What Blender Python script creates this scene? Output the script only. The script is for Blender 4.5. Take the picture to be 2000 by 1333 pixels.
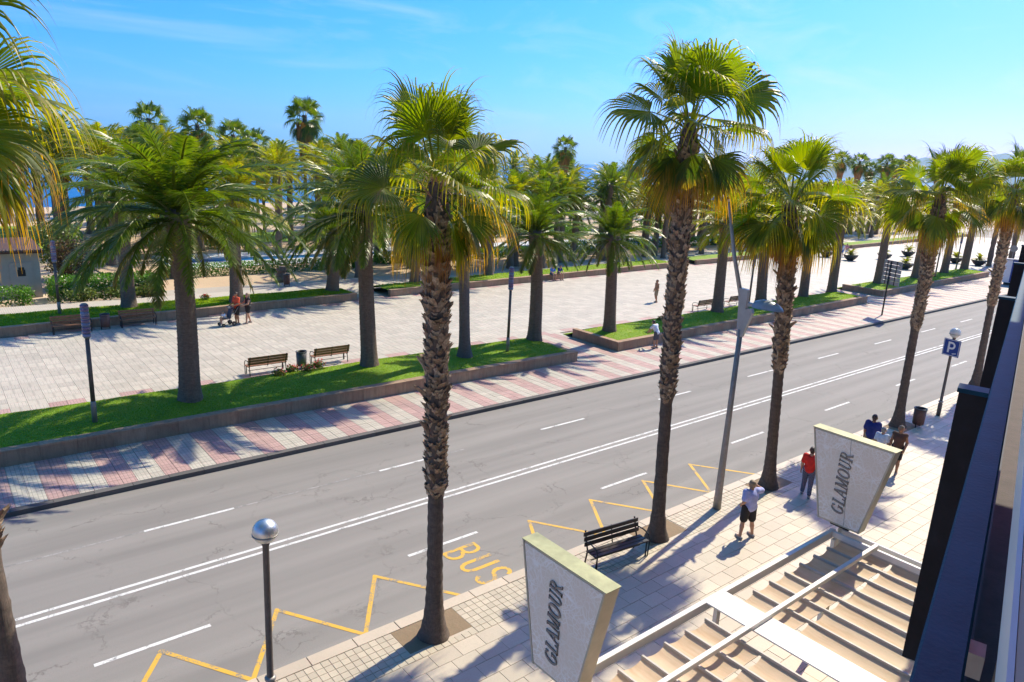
import bpy, math, random
import numpy as np
from mathutils import Vector, Matrix
R = math.radians
rnd = random.Random(7)
sc = bpy.context.scene
C = sc.collection
for o in list(bpy.data.objects):
    bpy.data.objects.remove(o)

# ------------------------------------------------------------------ camera
cd = bpy.data.cameras.new('camera'); cam = bpy.data.objects.new('camera', cd); C.objects.link(cam)
RT = Vector((0.7746173, -0.6302485, 0.0524867)); DN = Vector((-0.1153286, -0.2223707, -0.9681170)); FW = Vector((0.6218258, 0.7438670, -0.2449379))
m = Matrix.Identity(4)
for i in range(3):
    m[i][0] = RT[i]; m[i][1] = -DN[i]; m[i][2] = -FW[i]
m[0][3], m[1][3], m[2][3] = 0, 0, 10.0
cam.matrix_world = m
cd.sensor_width = 36; cd.lens = 25.2; cd.clip_start = 0.05; cd.clip_end = 40000
sc.camera = cam

# ------------------------------------------------------------------ sky, sun, exposure
SUN = Vector((0.93, 0.19, 1.0)).normalized()
world = bpy.data.worlds.new('World'); sc.world = world; world.use_nodes = True
wn = world.node_tree; wn.nodes.clear()
def wnode(t, **k):
    n = wn.nodes.new(t)
    for a, b in k.items(): setattr(n, a, b)
    return n
sky = wnode('ShaderNodeTexSky', sky_type='NISHITA', sun_disc=False)
sky.sun_elevation = math.asin(SUN.z); sky.sun_rotation = math.atan2(SUN.x, SUN.y)
sky.altitude = 0; sky.air_density = 0.5; sky.dust_density = 1.2; sky.ozone_density = 10.0
sep = wnode('ShaderNodeSeparateColor'); hs = wnode('ShaderNodeCombineColor')
for ch, (gain, power) in enumerate(((0.046, 2.9), (0.93, 0.9), (1.28, 1.0))):
    pw = wnode('ShaderNodeMath', operation='POWER'); pw.inputs[1].default_value = power; ml = wnode('ShaderNodeMath', operation='MULTIPLY'); ml.inputs[1].default_value = gain
    wn.links.new(sep.outputs[ch], pw.inputs[0]); wn.links.new(pw.outputs[0], ml.inputs[0]); wn.links.new(ml.outputs[0], hs.inputs[ch])
bg = wnode('ShaderNodeBackground'); bg.inputs['Strength'].default_value = 0.15
wo = wnode('ShaderNodeOutputWorld')
# thin cirrus drifting across the sky
tc = wnode('ShaderNodeTexCoord'); mp = wnode('ShaderNodeMapping'); mp.inputs['Rotation'].default_value = (0, 0, R(28)); mp.inputs['Scale'].default_value = (1.6, 5.0, 13.0)
nz = wnode('ShaderNodeTexNoise'); nz.inputs['Scale'].default_value = 1.5; nz.inputs['Detail'].default_value = 8; nz.inputs['Roughness'].default_value = 0.6; nz.inputs['Distortion'].default_value = 0.7
rp = wnode('ShaderNodeValToRGB'); rp.color_ramp.elements[0].position = 0.50; rp.color_ramp.elements[0].color = (0, 0, 0, 1); rp.color_ramp.elements[1].position = 0.86; rp.color_ramp.elements[1].color = (0.42, 0.42, 0.42, 1)
mx = wnode('ShaderNodeMix', data_type='RGBA'); mx.inputs['B'].default_value = (4.0, 4.3, 4.6, 1)
L = wn.links.new
L(tc.outputs['Generated'], mp.inputs['Vector']); L(mp.outputs[0], nz.inputs['Vector']); L(nz.outputs['Fac'], rp.inputs[0])
L(sky.outputs[0], sep.inputs[0]); L(hs.outputs[0], mx.inputs['A']); L(rp.outputs[0], mx.inputs['Factor']); L(mx.outputs['Result'], bg.inputs[0]); L(bg.outputs[0], wo.inputs[0])
sd = bpy.data.lights.new('sun', 'SUN'); sd.energy = 4.1; sd.angle = R(0.55); sd.color = (1.0, 0.955, 0.735)
so = bpy.data.objects.new('sun', sd); C.objects.link(so); so.rotation_euler = SUN.to_track_quat('Z', 'Y').to_euler(); so.location = (0, 0, 60)
vs = sc.view_settings; vs.view_transform = 'Standard'; vs.look = 'None'; vs.gamma = 1.0; vs.use_curve_mapping = False; vs.exposure = 0.72
sc.cycles.max_bounces = 5; sc.cycles.diffuse_bounces = 3; sc.cycles.glossy_bounces = 2; sc.cycles.transmission_bounces = 3; sc.cycles.transparent_max_bounces = 4; sc.cycles.use_denoising = True; sc.cycles.volume_bounces = 0
sc.cycles.caustics_reflective = False; sc.cycles.caustics_refractive = False

# ------------------------------------------------------------------ materials
MATS = {}
class NT:
    def __init__(s, name):
        s.m = bpy.data.materials.new(name); s.m.use_nodes = True; s.t = s.m.node_tree
        s.b = s.t.nodes['Principled BSDF']; s.out = s.t.nodes['Material Output']; MATS[name] = s.m
    def n(s, t, ins=None, **k):
        q = s.t.nodes.new(t)
        for a, b in k.items(): setattr(q, a, b)
        for a, b in (ins or {}).items():
            if hasattr(b, 'default_value'): s.t.links.new(b, q.inputs[a])
            else: q.inputs[a].default_value = b
        return q
    def l(s, a, b): s.t.links.new(a, b)
    def coord(s, kind='Object', scale=(1, 1, 1), rot=(0, 0, 0)):
        g = s.n('ShaderNodeNewGeometry').outputs['Position'] if kind == 'World' else s.n('ShaderNodeTexCoord').outputs[kind]
        return s.n('ShaderNodeMapping', {'Vector': g, 'Scale': scale, 'Rotation': rot}).outputs[0]
    def noise(s, v, sc_, det=4, rough=.55, dist=0):
        return s.n('ShaderNodeTexNoise', {'Vector': v, 'Scale': sc_, 'Detail': det, 'Roughness': rough, 'Distortion': dist}).outputs['Fac']
    def ramp(s, f, pts):
        r = s.n('ShaderNodeValToRGB', {'Fac': f}); e = r.color_ramp.elements
        while len(e) < len(pts): e.new(.5)
        for q, (p, c) in zip(e, pts):
            q.position = p; q.color = (c[0], c[1], c[2], 1) if isinstance(c, tuple) else (c, c, c, 1)
        return r.outputs[0]
    def mix(s, f, a, b, mode='MIX'):
        q = s.n('ShaderNodeMix', data_type='RGBA', blend_type=mode)
        for k, v in (('Factor', f), ('A', a), ('B', b)):
            i = q.inputs[k] if k == 'Factor' else [x for x in q.inputs if x.name == k and x.type == 'RGBA'][0]
            if hasattr(v, 'default_value'): s.l(v, i)
            else: i.default_value = (v[0], v[1], v[2], 1) if isinstance(v, tuple) else v
        return [x for x in q.outputs if x.type == 'RGBA'][0]
    def math(s, op, a, b=0.0, c=0.0):
        q = s.n('ShaderNodeMath', operation=op)
        for i, v in enumerate((a, b, c)):
            if hasattr(v, 'default_value'): s.l(v, q.inputs[i])
            else: q.inputs[i].default_value = v
        return q.outputs[0]
    def rand(s):
        a = s.n('ShaderNodeObjectInfo').outputs['Random']; b = s.n('ShaderNodeNewGeometry').outputs['Random Per Island']
        return s.math('FRACT', s.math('ADD', a, b))
    def bump(s, h, st=.3, d=.02):
        q = s.n('ShaderNodeBump', {'Height': h, 'Strength': st, 'Distance': d}); s.l(q.outputs[0], s.b.inputs['Normal'])
    def col(s, c):
        if hasattr(c, 'default_value'): s.l(c, s.b.inputs['Base Color'])
        else: s.b.inputs['Base Color'].default_value = (*c, 1)
    def set(s, **k):
        for a, v in k.items(): s.b.inputs[a].default_value = v
        return s.m

def plain(name, c, rough=.6, metal=0, var=.18, scale=6, bump=.15, kind='Object'):
    t = NT(name); v = t.coord(kind); f = t.noise(v, scale, 6, .6)
    lo = tuple(x * (1 - var) for x in c); hi = tuple(min(1, x * (1 + var)) for x in c)
    t.col(t.ramp(f, [(.3, lo), (.7, hi)])); t.bump(t.noise(v, scale * 9, 3), bump, .01)
    return t.set(Roughness=rough, Metallic=metal)

def m_asphalt():
    t = NT('asphalt'); v = t.coord('World')
    fine = t.noise(v, 55, 3, .7); big = t.noise(v, .35, 5, .6)
    lanes = t.noise(t.coord('World', (.05, 1.3, 1)), 1.0, 3, .5)
    base = t.ramp(big, [(.3, (.215, .200, .180)), (.7, (.270, .250, .226))])
    base = t.mix(.7, base, t.ramp(lanes, [(.35, (.190, .177, .160)), (.65, (.300, .278, .250))]))
    base = t.mix(t.ramp(fine, [(.35, .55), (.65, 0.0)]), base, (.165, .150, .135))
    warp = t.n('ShaderNodeTexNoise', {'Vector': v, 'Scale': 1.6, 'Detail': 5.0, 'Roughness': .65})
    wv = t.n('ShaderNodeVectorMath', {0: v, 1: t.n('ShaderNodeVectorMath', {0: warp.outputs['Color'], 'Scale': .9}, operation='SCALE').outputs[0]}, operation='ADD').outputs[0]
    cr = t.n('ShaderNodeTexVoronoi', {'Vector': wv, 'Scale': .42}, feature='DISTANCE_TO_EDGE').outputs['Distance']
    line = t.ramp(cr, [(0.0, 1.0), (.011, 0.0)]); mask = t.ramp(t.noise(v, .55, 4, .6), [(.46, 0.0), (.60, .62)])
    base = t.mix(t.math('MULTIPLY', line, mask), base, (.085, .072, .06))
    seam = t.n('ShaderNodeSeparateXYZ', {0: wv}).outputs['Y']
    s1 = t.ramp(t.math('ABSOLUTE', t.math('SUBTRACT', seam, 13.45)), [(0.0, .7), (.012, 0.0)])
    base = t.mix(t.math('MULTIPLY', s1, t.ramp(t.noise(v, 1.1, 3), [(.42, 0.0), (.55, 1.0)])), base, (.07, .066, .06))
    spots = t.ramp(t.noise(v, 2.6, 2, .5), [(.70, 0.0), (.78, .5)])
    base = t.mix(spots, base, (.17, .155, .14))
    t.col(base); t.bump(fine, .35, .01); return t.set(Roughness=.82)

def m_paint(name, c, wear):
    t = NT(name); v = t.coord('World'); f = t.noise(v, 2.2, 9, .72); g = t.noise(v, 34, 4, .7)
    worn = t.ramp(t.mix(.4, f, g), [(wear, 1.0), (wear + .06, 0.0)])
    t.col(t.mix(worn, c, (.20, .19, .175))); return t.set(Roughness=.7)

def m_tile(name, c, var=.2, rough=.6, groove=None, stain=.38):
    t = NT(name); v = t.coord('World'); r = t.rand()
    lo = tuple(x * (1 - var) for x in c); hi = tuple(min(.95, x * (1 + var)) for x in c)
    a = t.ramp(r, [(0.0, lo), (1.0, hi)])
    n1 = t.noise(v, .7, 8, .7)
    a = t.mix(t.ramp(n1, [(.4, 0.0), (.75, stain)]), a, tuple(x * .62 for x in c))
    n2 = t.noise(v, 26, 4, .7)
    a = t.mix(t.ramp(n2, [(.3, .3), (.6, 0.0)]), a, tuple(x * .7 for x in c))
    if groove:
        gx, gy, gd = groove
        x = t.n('ShaderNodeSeparateXYZ', {0: v})
        def line(o, p, w): return t.ramp(t.math('ABSOLUTE', t.math('SUBTRACT', t.math('FRACT', t.math('DIVIDE', o, p)), .5)), [(0.0, 1.0), (w, 0.0)])
        h = line(x.outputs['X'], gx, .12)
        if gy: h = t.math('MAXIMUM', h, line(x.outputs['Y'], gy, .07))
        a = t.mix(t.math('MULTIPLY', h, gd), a, tuple(q * .38 for q in c))
        t.bump(t.math('SUBTRACT', 1.0, h), .5, .008)
    else:
        t.bump(n2, .12, .01)
    t.col(a); return t.set(Roughness=rough)

def m_leaf(name, root, mid, tip, trans=.50, rough=.42, var=.35, p=(.0, .45, 1.0)):
    t = NT(name); uv = t.n('ShaderNodeSeparateXYZ', {0: t.n('ShaderNodeTexCoord').outputs['UV']}); r = t.rand()
    a = t.ramp(t.math('ADD', uv.outputs['Y'], t.math('MULTIPLY', t.math('SUBTRACT', uv.outputs['X'], .5), .22)), [(p[0], root), (p[1], mid), (p[2], tip)])
    k = t.math('ADD', t.math('MULTIPLY', t.math('ADD', t.math('MULTIPLY', r, .75), t.math('MULTIPLY', uv.outputs['X'], .25)), 2 * var), 1 - var)
    a = t.mix(1.0, a, t.n('ShaderNodeCombineColor', {0: k, 1: k, 2: k}).outputs[0], 'MULTIPLY')
    t.col(a); t.set(Roughness=rough)
    t.b.inputs['Specular IOR Level'].default_value = .45
    tr = t.n('ShaderNodeBsdfTranslucent'); br = t.n('ShaderNodeHueSaturation', {'Color': a, 'Saturation': 1.08, 'Value': 2.0}); t.l(br.outputs[0], tr.inputs[0])
    ms = t.n('ShaderNodeMixShader', {0: trans}); t.l(t.b.outputs[0], ms.inputs[1]); t.l(tr.outputs[0], ms.inputs[2]); t.l(ms.outputs[0], t.out.inputs[0])
    return t.m

def m_trunk(name, c1, c2, zs=9, rough=.9):
    t = NT(name); v = t.coord('Object', (1, 1, 1)); ring = t.noise(t.coord('Object', (2.2, 2.2, zs)), 2.0, 6, .7, .6)
    fib = t.noise(t.coord('Object', (22, 22, 2.5)), 2.0, 4, .7)
    a = t.ramp(ring, [(.32, c1), (.68, c2)]); a = t.mix(t.ramp(fib, [(.35, .5), (.65, 0.0)]), a, tuple(x * .5 for x in c1))
    t.col(a); t.bump(t.mix(.5, ring, fib), .8, .03); return t.set(Roughness=rough)

def m_grass():
    t = NT('lawn_grass'); v = t.coord('World'); f = t.noise(v, 1.3, 6, .6); g = t.noise(v, 38, 3, .7)
    a = t.ramp(f, [(.3, (.14, .25, .006)), (.55, (.20, .32, .008)), (.75, (.29, .35, .018))])
    a = t.mix(t.ramp(g, [(.3, .4), (.6, 0.0)]), a, (.045, .10, .006)); a = t.mix(t.ramp(t.noise(v, .8, 5, .7), [(.58, 0.0), (.72, .45)]), a, (.30, .27, .06))
    t.col(a); t.bump(g, .5, .04); return t.set(Roughness=.85)

def m_sand(name='sand', c=(.52, .375, .235)):
    t = NT(name); v = t.coord('World'); f = t.noise(v, .16, 6, .6); g = t.noise(v, 5, 5, .7)
    a = t.ramp(f, [(.3, tuple(x * .85 for x in c)), (.7, tuple(min(1, x * 1.12) for x in c))])
    a = t.mix(t.ramp(g, [(.3, .3), (.6, 0.0)]), a, tuple(x * .7 for x in c))
    t.col(a); t.bump(g, .4, .05); return t.set(Roughness=.95)

def m_sea():
    t = NT('sea_water'); v = t.coord('World', (1, 2.2, 1)); f = t.noise(v, .05, 5, .6); g = t.noise(v, .6, 5, .65)
    t.col(t.ramp(f, [(.3, (.002, .085, .27)), (.7, (.006, .13, .36))])); t.bump(g, .5, .6); t.b.inputs['Specular IOR Level'].default_value = .25
    return t.set(Roughness=.28)

def m_wallstone():
    t = NT('planter_stone'); v = t.coord('World'); f = t.noise(v, 1.2, 6, .65); s = t.noise(t.coord('World', (6, 6, .8)), 1.5, 5, .7); r = t.rand()
    a = t.ramp(r, [(0.0, (.36, .235, .145)), (1.0, (.46, .305, .195))])
    a = t.mix(t.ramp(f, [(.4, 0.0), (.7, .6)]), a, (.24, .14, .085)); a = t.mix(t.ramp(s, [(.45, 0.0), (.7, .5)]), a, (.16, .09, .055))
    t.col(a); t.bump(t.noise(v, 14, 5, .7), .4, .02); return t.set(Roughness=.88)

def m_signface():
    t = NT('sign_face'); v = t.coord('Object', (1, 1, 1))
    w = t.n('ShaderNodeTexNoise', {'Vector': v, 'Scale': 2.0, 'Detail': 3.0})
    wv = t.n('ShaderNodeVectorMath', {0: v, 1: t.n('ShaderNodeVectorMath', {0: w.outputs['Color'], 'Scale': .35}, operation='SCALE').outputs[0]}, operation='ADD').outputs[0]
    d1 = t.n('ShaderNodeTexVoronoi', {'Vector': wv, 'Scale': 14.0}, feature='DISTANCE_TO_EDGE').outputs['Distance']
    d2 = t.n('ShaderNodeTexVoronoi', {'Vector': wv, 'Scale': 3.2}, feature='DISTANCE_TO_EDGE').outputs['Distance']
    l1 = t.ramp(d1, [(0.0, .85), (.13, 0.0)]); l2 = t.ramp(d2, [(0.0, 1.0), (.045, 0.0)])
    k = t.ramp(t.noise(v, 1.7, 3), [(.38, .3), (.58, 1.0)])
    a = t.mix(t.math('MULTIPLY', t.math('MAXIMUM', l1, l2), k), (.82, .71, .57), (.97, .93, .87)); t.col(a)
    return t.set(Roughness=.55)

def m_canvas():
    t = NT('awning_canvas'); v = t.coord('World'); f = t.noise(v, 1.4, 5, .6); s = t.noise(t.coord('World', (5, .7, 1)), 1.3, 4, .6)
    a = t.ramp(f, [(.3, (.62, .47, .32)), (.7, (.72, .56, .40))]); a = t.mix(t.ramp(s, [(.45, 0.0), (.7, .5)]), a, (.46, .29, .15))
    t.col(a); t.bump(t.noise(v, 5, 4), .25, .02); t.set(Roughness=.85)
    tr = t.n('ShaderNodeBsdfTranslucent', {'Color': a}); ms = t.n('ShaderNodeMixShader', {0: .2}); t.l(t.b.outputs[0], ms.inputs[1]); t.l(tr.outputs[0], ms.inputs[2]); t.l(ms.outputs[0], t.out.inputs[0])
    return t.m

m_asphalt(); m_grass(); m_sand(); m_sea(); m_wallstone(); m_signface(); m_canvas()
m_sand('gravel_path', (.42, .37, .31)); m_sand('soil', (.27, .19, .115)); m_sand('beach_sand', (.55, .42, .29))
m_paint('road_paint_white', (.64, .63, .60), .42); m_paint('road_paint_yellow', (.64, .37, .04), .43); m_paint('road_paint_faded', (.33, .31, .29), .48)
m_tile('slab_stone', (.53, .435, .325), .13, .55, None, .3); m_tile('small_tile', (.52, .435, .32), .12, .6)
m_tile('pink_tile', (.48, .305, .27), .12, .65, (.11, .22, .7)); m_tile('cream_tile', (.51, .455, .375), .10, .65, (.11, .22, .7))
m_tile('plaza_tile', (.51, .455, .375), .11, .6, (.12, .6, .40)); m_tile('plaza_tile_cross', (.52, .465, .38), .11, .6, (.6, .12, .40))
m_tile('kerb_stone', (.36, .32, .27), .15, .8); m_tile('kerb_dark', (.11, .10, .092), .15, .8)
m_leaf('fan_leaf_young', (.26, .275, .014), (.135, .185, .009), (.24, .235, .02)); m_leaf('fan_leaf', (.19, .215, .012), (.088, .138, .008), (.36, .29, .02), p=(0, .42, .9))
m_leaf('fan_leaf_old', (.13, .16, .015), (.070, .120, .012), (.50, .27, .035), p=(0, .40, .90)); m_leaf('fan_leaf_dead', (.36, .19, .06), (.48, .24, .07), (.35, .20, .10), .25)
m_leaf('date_leaf', (.175, .21, .020), (.082, .138, .011), (.16, .19, .016), .42, .34, .4); m_leaf('date_leaf_pale', (.31, .29, .022), (.19, .23, .015), (.36, .28, .02), .45, .36, .4)
m_leaf('date_leaf_old', (.15, .15, .03), (.08, .11, .018), (.30, .20, .04), .3, .42, .4); m_leaf('hedge_leaf', (.07, .17, .015), (.085, .21, .018), (.15, .27, .025), .25, .35, .4)
m_leaf('shrub_leaf', (.10, .14, .03), (.12, .17, .03), (.18, .21, .05), .25, .45, .4); m_leaf('red_leaf', (.09, .09, .025), (.13, .075, .03), (.18, .11, .04), .25, .5, .4)
m_leaf('flower_red', (.40, .03, .02), (.50, .05, .03), (.55, .10, .04), .2, .5, .3); m_leaf('grass_blade', (.17, .25, .012), (.23, .335, .016), (.32, .39, .03), .4, .5, .3)
m_leaf('fruit_orange', (.55, .22, .04), (.60, .22, .05), (.50, .20, .05), .1, .5, .3)
m_trunk('date_bark', (.15, .102, .070), (.28, .20, .142), 12); m_trunk('fan_bark', (.095, .068, .052), (.185, .135, .10), 5); m_trunk('fan_bark_grey', (.115, .092, .078), (.20, .165, .145), 14)
t = NT('leaf_base_husk'); v = t.coord('Object'); r = t.rand(); t.col(t.mix(t.ramp(t.noise(v, 20, 4), [(.35, .6), (.65, 0.0)]), t.ramp(r, [(0.0, (.22, .145, .09)), (.5, (.44, .31, .20)), (1.0, (.58, .44, .30))]), (.08, .05, .03))); t.bump(t.noise(t.coord('Object', (30, 30, 4)), 2, 4), .6, .01); t.set(Roughness=.85)
plain('fibre', (.30, .17, .10), .95, 0, .4, 14, .6); plain('bench_wood', (.27, .115, .055), .5, 0, .3, 9, .2); plain('bench_dark', (.055, .038, .032), .45, 0, .25, 9, .2)
plain('iron', (.03, .028, .028), .5, .3, .2, 8, .1); plain('pole_brown', (.12, .098, .085), .5, .2, .2, 8, .1); plain('pole_grey', (.30, .275, .25), .5, .4, .15, 8, .1)
plain('steel_mirror', (.66, .66, .65), .42, 1.0, .05, 5, .02); plain('lamp_grey', (.33, .34, .36), .35, .35, .1, 6, .05); plain('globe_white', (.62, .62, .60), .25, 0, .08, 8, .03)
plain('white_metal', (.70, .68, .64), .4, 0, .05, 5, .04); plain('rib_grey', (.46, .42, .37), .55, 0, .12, 5, .05); plain('sign_frame', (.50, .45, .34), .42, .25, .10, 4, .05); plain('sign_top', (.36, .36, .19), .55, .1, .28, 3, .12)
plain('sign_letter', (.26, .22, .185), .5, 0, .2, 10, .05); plain('sign_letter_edge', (.40, .38, .35), .4, .3, .1, 10, .03); plain('sign_grey', (.36, .35, .34), .55, .2, .12, 5, .05)
plain('blue_sign', (.006, .045, .26), .35, 0, .08, 5, .02); plain('white_sign', (.78, .78, .78), .4, 0, .04, 5, .02)
plain('band_purple', (.17, .125, .22), .3, .1, .2, 9, .05); plain('band_blue', (.16, .20, .33), .3, .1, .2, 9, .05)
plain('panel_black', (.018, .018, .022), .5, 0, .25, 7, .1); plain('rail_blue', (.003, .045, .080), .55, 0, .18, 9, .12); plain('ledge_green', (.30, .335, .25), .45, 0, .06, 3, .03); plain('ledge_edge', (.40, .52, .56), .3, 0, .06, 3, .03)
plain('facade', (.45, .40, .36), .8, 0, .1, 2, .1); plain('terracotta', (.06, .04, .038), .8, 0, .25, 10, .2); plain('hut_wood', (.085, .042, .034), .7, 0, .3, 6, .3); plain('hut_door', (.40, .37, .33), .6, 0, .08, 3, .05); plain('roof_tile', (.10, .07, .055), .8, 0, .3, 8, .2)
plain('planter_pot', (.03, .03, .032), .5, 0, .2, 8, .1); plain('pool_white', (.62, .62, .62), .5, 0, .08, 1, .05); plain('bin_brown', (.14, .06, .038), .5, 0, .25, 9, .15); plain('bin_grey', (.10, .10, .10), .5, .3, .2, 9, .1)
plain('skin', (.50, .27, .17), .5, 0, .08, 8, .05); plain('skin_tan', (.40, .19, .10), .5, 0, .1, 8, .05); plain('hair_dark', (.05, .03, .022), .6, 0, .3, 20, .3); plain('hair_fair', (.28, .20, .12), .6, 0, .3, 20, .3); plain('hair_grey', (.33, .30, .27), .6, 0, .3, 20, .3)
for q in ('rail_blue', 'panel_black'): MATS[q].node_tree.nodes['Principled BSDF'].inputs['Specular IOR Level'].default_value = .15
for nm, c in dict(cloth_lilac=(.40, .43, .74), cloth_red=(.72, .03, .018), cloth_orange=(.75, .09, .03), cloth_black=(.022, .019, .02), cloth_navy=(.016, .03, .17), cloth_white=(.70, .74, .82), cloth_tan=(.40, .20, .07), cloth_brown=(.13, .065, .04), cloth_grey=(.09, .09, .11), cloth_blue=(.08, .20, .55), cloth_khaki=(.33, .25, .16), shoe=(.30, .28, .27), cloth_pink=(.6, .25, .28)).items(): plain(nm, c, .85, 0, .16, 7, .25)
t = NT('cloth_check'); ck = t.n('ShaderNodeTexChecker', {'Vector': t.coord('Object'), 'Scale': 34.0, 'Color1': (.035, .035, .06, 1), 'Color2': (.22, .22, .30, 1)}); t.col(ck.outputs[0]); t.set(Roughness=.85)
t = NT('hill_rock'); t.col((.09, .12, .10)); t.set(Roughness=1)

# ------------------------------------------------------------------ mesh helpers
class MB:
    def __init__(s): s.v = []; s.f = []; s.uv = []; s.has = False
    def add(s, vs, fs, uvs=None):
        k = len(s.v); s.v += [tuple(map(float, p)) for p in vs]; s.f += [tuple(i + k for i in f) for f in fs]
        s.uv += list(uvs) if uvs is not None else [(0, 0)] * len(vs)
        if uvs is not None: s.has = True
        return s
    def box(s, x0, y0, z0, x1, y1, z1, ch=0.0, rot=None, org=(0, 0, 0)):
        if ch:
            c = ch
            vs = [(x0, y0, z0), (x1, y0, z0), (x1, y1, z0), (x0, y1, z0), (x0, y0, z1 - c), (x1, y0, z1 - c), (x1, y1, z1 - c), (x0, y1, z1 - c),
                  (x0 + c, y0 + c, z1), (x1 - c, y0 + c, z1), (x1 - c, y1 - c, z1), (x0 + c, y1 - c, z1)]
            fs = [(3, 2, 1, 0), (0, 1, 5, 4), (1, 2, 6, 5), (2, 3, 7, 6), (3, 0, 4, 7), (4, 5, 9, 8), (5, 6, 10, 9), (6, 7, 11, 10), (7, 4, 8, 11), (8, 9, 10, 11)]
        else:
            vs = [(x0, y0, z0), (x1, y0, z0), (x1, y1, z0), (x0, y1, z0), (x0, y0, z1), (x1, y0, z1), (x1, y1, z1), (x0, y1, z1)]
            fs = [(3, 2, 1, 0), (0, 1, 5, 4), (1, 2, 6, 5), (2, 3, 7, 6), (3, 0, 4, 7), (4, 5, 6, 7)]
        if rot is not None: vs = [tuple(rot @ Vector(p) + Vector(org)) for p in vs]
        return s.add(vs, fs)
    def prism(s, poly, z0, z1):
        n = len(poly)
        vs = [(x, y, z0) for x, y in poly] + [(x, y, z1) for x, y in poly]
        return s.add(vs, [tuple(range(n - 1, -1, -1)), tuple(range(n, 2 * n))] + [(i, (i + 1) % n, (i + 1) % n + n, i + n) for i in range(n)])
    def tube(s, pts, rad, n=10, cap=True, uvs=False):
        pts = [Vector(p) for p in pts]; rad = rad if hasattr(rad, '__len__') else [rad] * len(pts)
        vs = []; u = None
        for i, p in enumerate(pts):
            d = (pts[min(i + 1, len(pts) - 1)] - pts[max(i - 1, 0)]).normalized()
            if u is None:
                u = d.orthogonal().normalized()
            u = (u - d * u.dot(d)).normalized(); w = d.cross(u)
            for k in range(n):
                a = 2 * math.pi * k / n; vs.append(p + (u * math.cos(a) + w * math.sin(a)) * rad[i])
        fs = [(i * n + k, i * n + (k + 1) % n, (i + 1) * n + (k + 1) % n, (i + 1) * n + k) for i in range(len(pts) - 1) for k in range(n)]
        if cap: fs += [tuple(range(n - 1, -1, -1)), tuple(range((len(pts) - 1) * n, len(pts) * n))]
        return s.add(vs, fs)
    def lathe(s, prof, n=16, c=(0, 0, 0)):
        vs = [(c[0] + r * math.cos(2 * math.pi * k / n), c[1] + r * math.sin(2 * math.pi * k / n), c[2] + z) for r, z in prof for k in range(n)]
        fs = [(i * n + k, i * n + (k + 1) % n, (i + 1) * n + (k + 1) % n, (i + 1) * n + k) for i in range(len(prof) - 1) for k in range(n)]
        fs += [tuple(range(n - 1, -1, -1)), tuple(range((len(prof) - 1) * n, len(prof) * n))]
        return s.add(vs, fs)
    def mesh(s, name, mat, smooth=False):
        me = bpy.data.meshes.new(name); me.from_pydata(s.v, [], s.f)
        if s.has:
            ul = me.uv_layers.new(name='uv'); idx = np.zeros(len(me.loops), np.int32); me.loops.foreach_get('vertex_index', idx)
            ul.data.foreach_set('uv', np.array(s.uv, np.float32)[idx].ravel())
        me.materials.append(MATS[mat])
        if smooth: me.polygons.foreach_set('use_smooth', [True] * len(me.polygons))
        me.update(); return me
def obj(name, me, parent=None, loc=(0, 0, 0), rot=(0, 0, 0), scale=(1, 1, 1)):
    o = bpy.data.objects.new(name, me); C.objects.link(o); o.location = loc; o.rotation_euler = rot; o.scale = scale; o.parent = parent
    return o
def part(name, mb, mat, parent, smooth=False, **k): return obj(name, mb.mesh(name, mat, smooth), parent, **k)
def tag(o, label, cat, group=None):
    o['label'] = label; o['category'] = cat
    if group: o['group'] = group
    return o
def thing(name, label, cat, loc=(0, 0, 0), rz=0, group=None):
    return tag(obj(name, None, None, loc, (0, 0, rz)), label, cat, group)
def struct(name, mb, mat, smooth=False):
    o = part(name, mb, mat, None, smooth); o['kind'] = 'structure'; return o
def sheet(mb, poly, z):
    return mb.add([(x, y, z) for x, y in poly], [tuple(range(len(poly)))])
def px(x, y, z=0.0):
    q = Vector((x, y, z - 10)); return 1400 / max(1, q.dot(FW))
def seen(x, y, z=0.0, mrg=120):
    q = Vector((x, y, z - 10)); d = q.dot(FW)
    if d < .5: return False
    u = 1000 + 1400 * q.dot(RT) / d; w = 666 + 1400 * q.dot(DN) / d
    return -mrg < u < 2000 + mrg and -mrg < w < 1333 + mrg

def tiles(parent, name, rects, z, mats, h=.05, limit=300, gap=.004):
    """rects: (x0,y0,x1,y1,matname). The nearest become pieces, the rest one joined part per material."""
    vis = [r for r in rects if seen((r[0] + r[2]) / 2, (r[1] + r[3]) / 2, z)]
    vis.sort(key=lambda r: -px((r[0] + r[2]) / 2, (r[1] + r[3]) / 2, z) * min(r[2] - r[0], r[3] - r[1]))
    cache = {}
    for r in vis[:limit]:
        w, d = r[2] - r[0], r[3] - r[1]; key = (round(w, 3), round(d, 3), r[4])
        if key not in cache: cache[key] = MB().box(gap, gap, -h, w - gap, d - gap, 0, .004).mesh(name, r[4])
        obj(name, cache[key], parent, (r[0], r[1], z + rnd.uniform(-.002, .002)), (rnd.uniform(-.002, .002), rnd.uniform(-.002, .002), 0))
    rest = {}
    for r in vis[limit:]:
        dz = rnd.uniform(-.002, .002)
        rest.setdefault(r[4], MB()).box(r[0] + gap, r[1] + gap, z - h, r[2] - gap, r[3] - gap, z + dz, .004)
    for k, mb in rest.items():
        o = part(name + '_field', mb, k, parent); o['kind'] = 'stuff'
exec_parts = []

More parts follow.
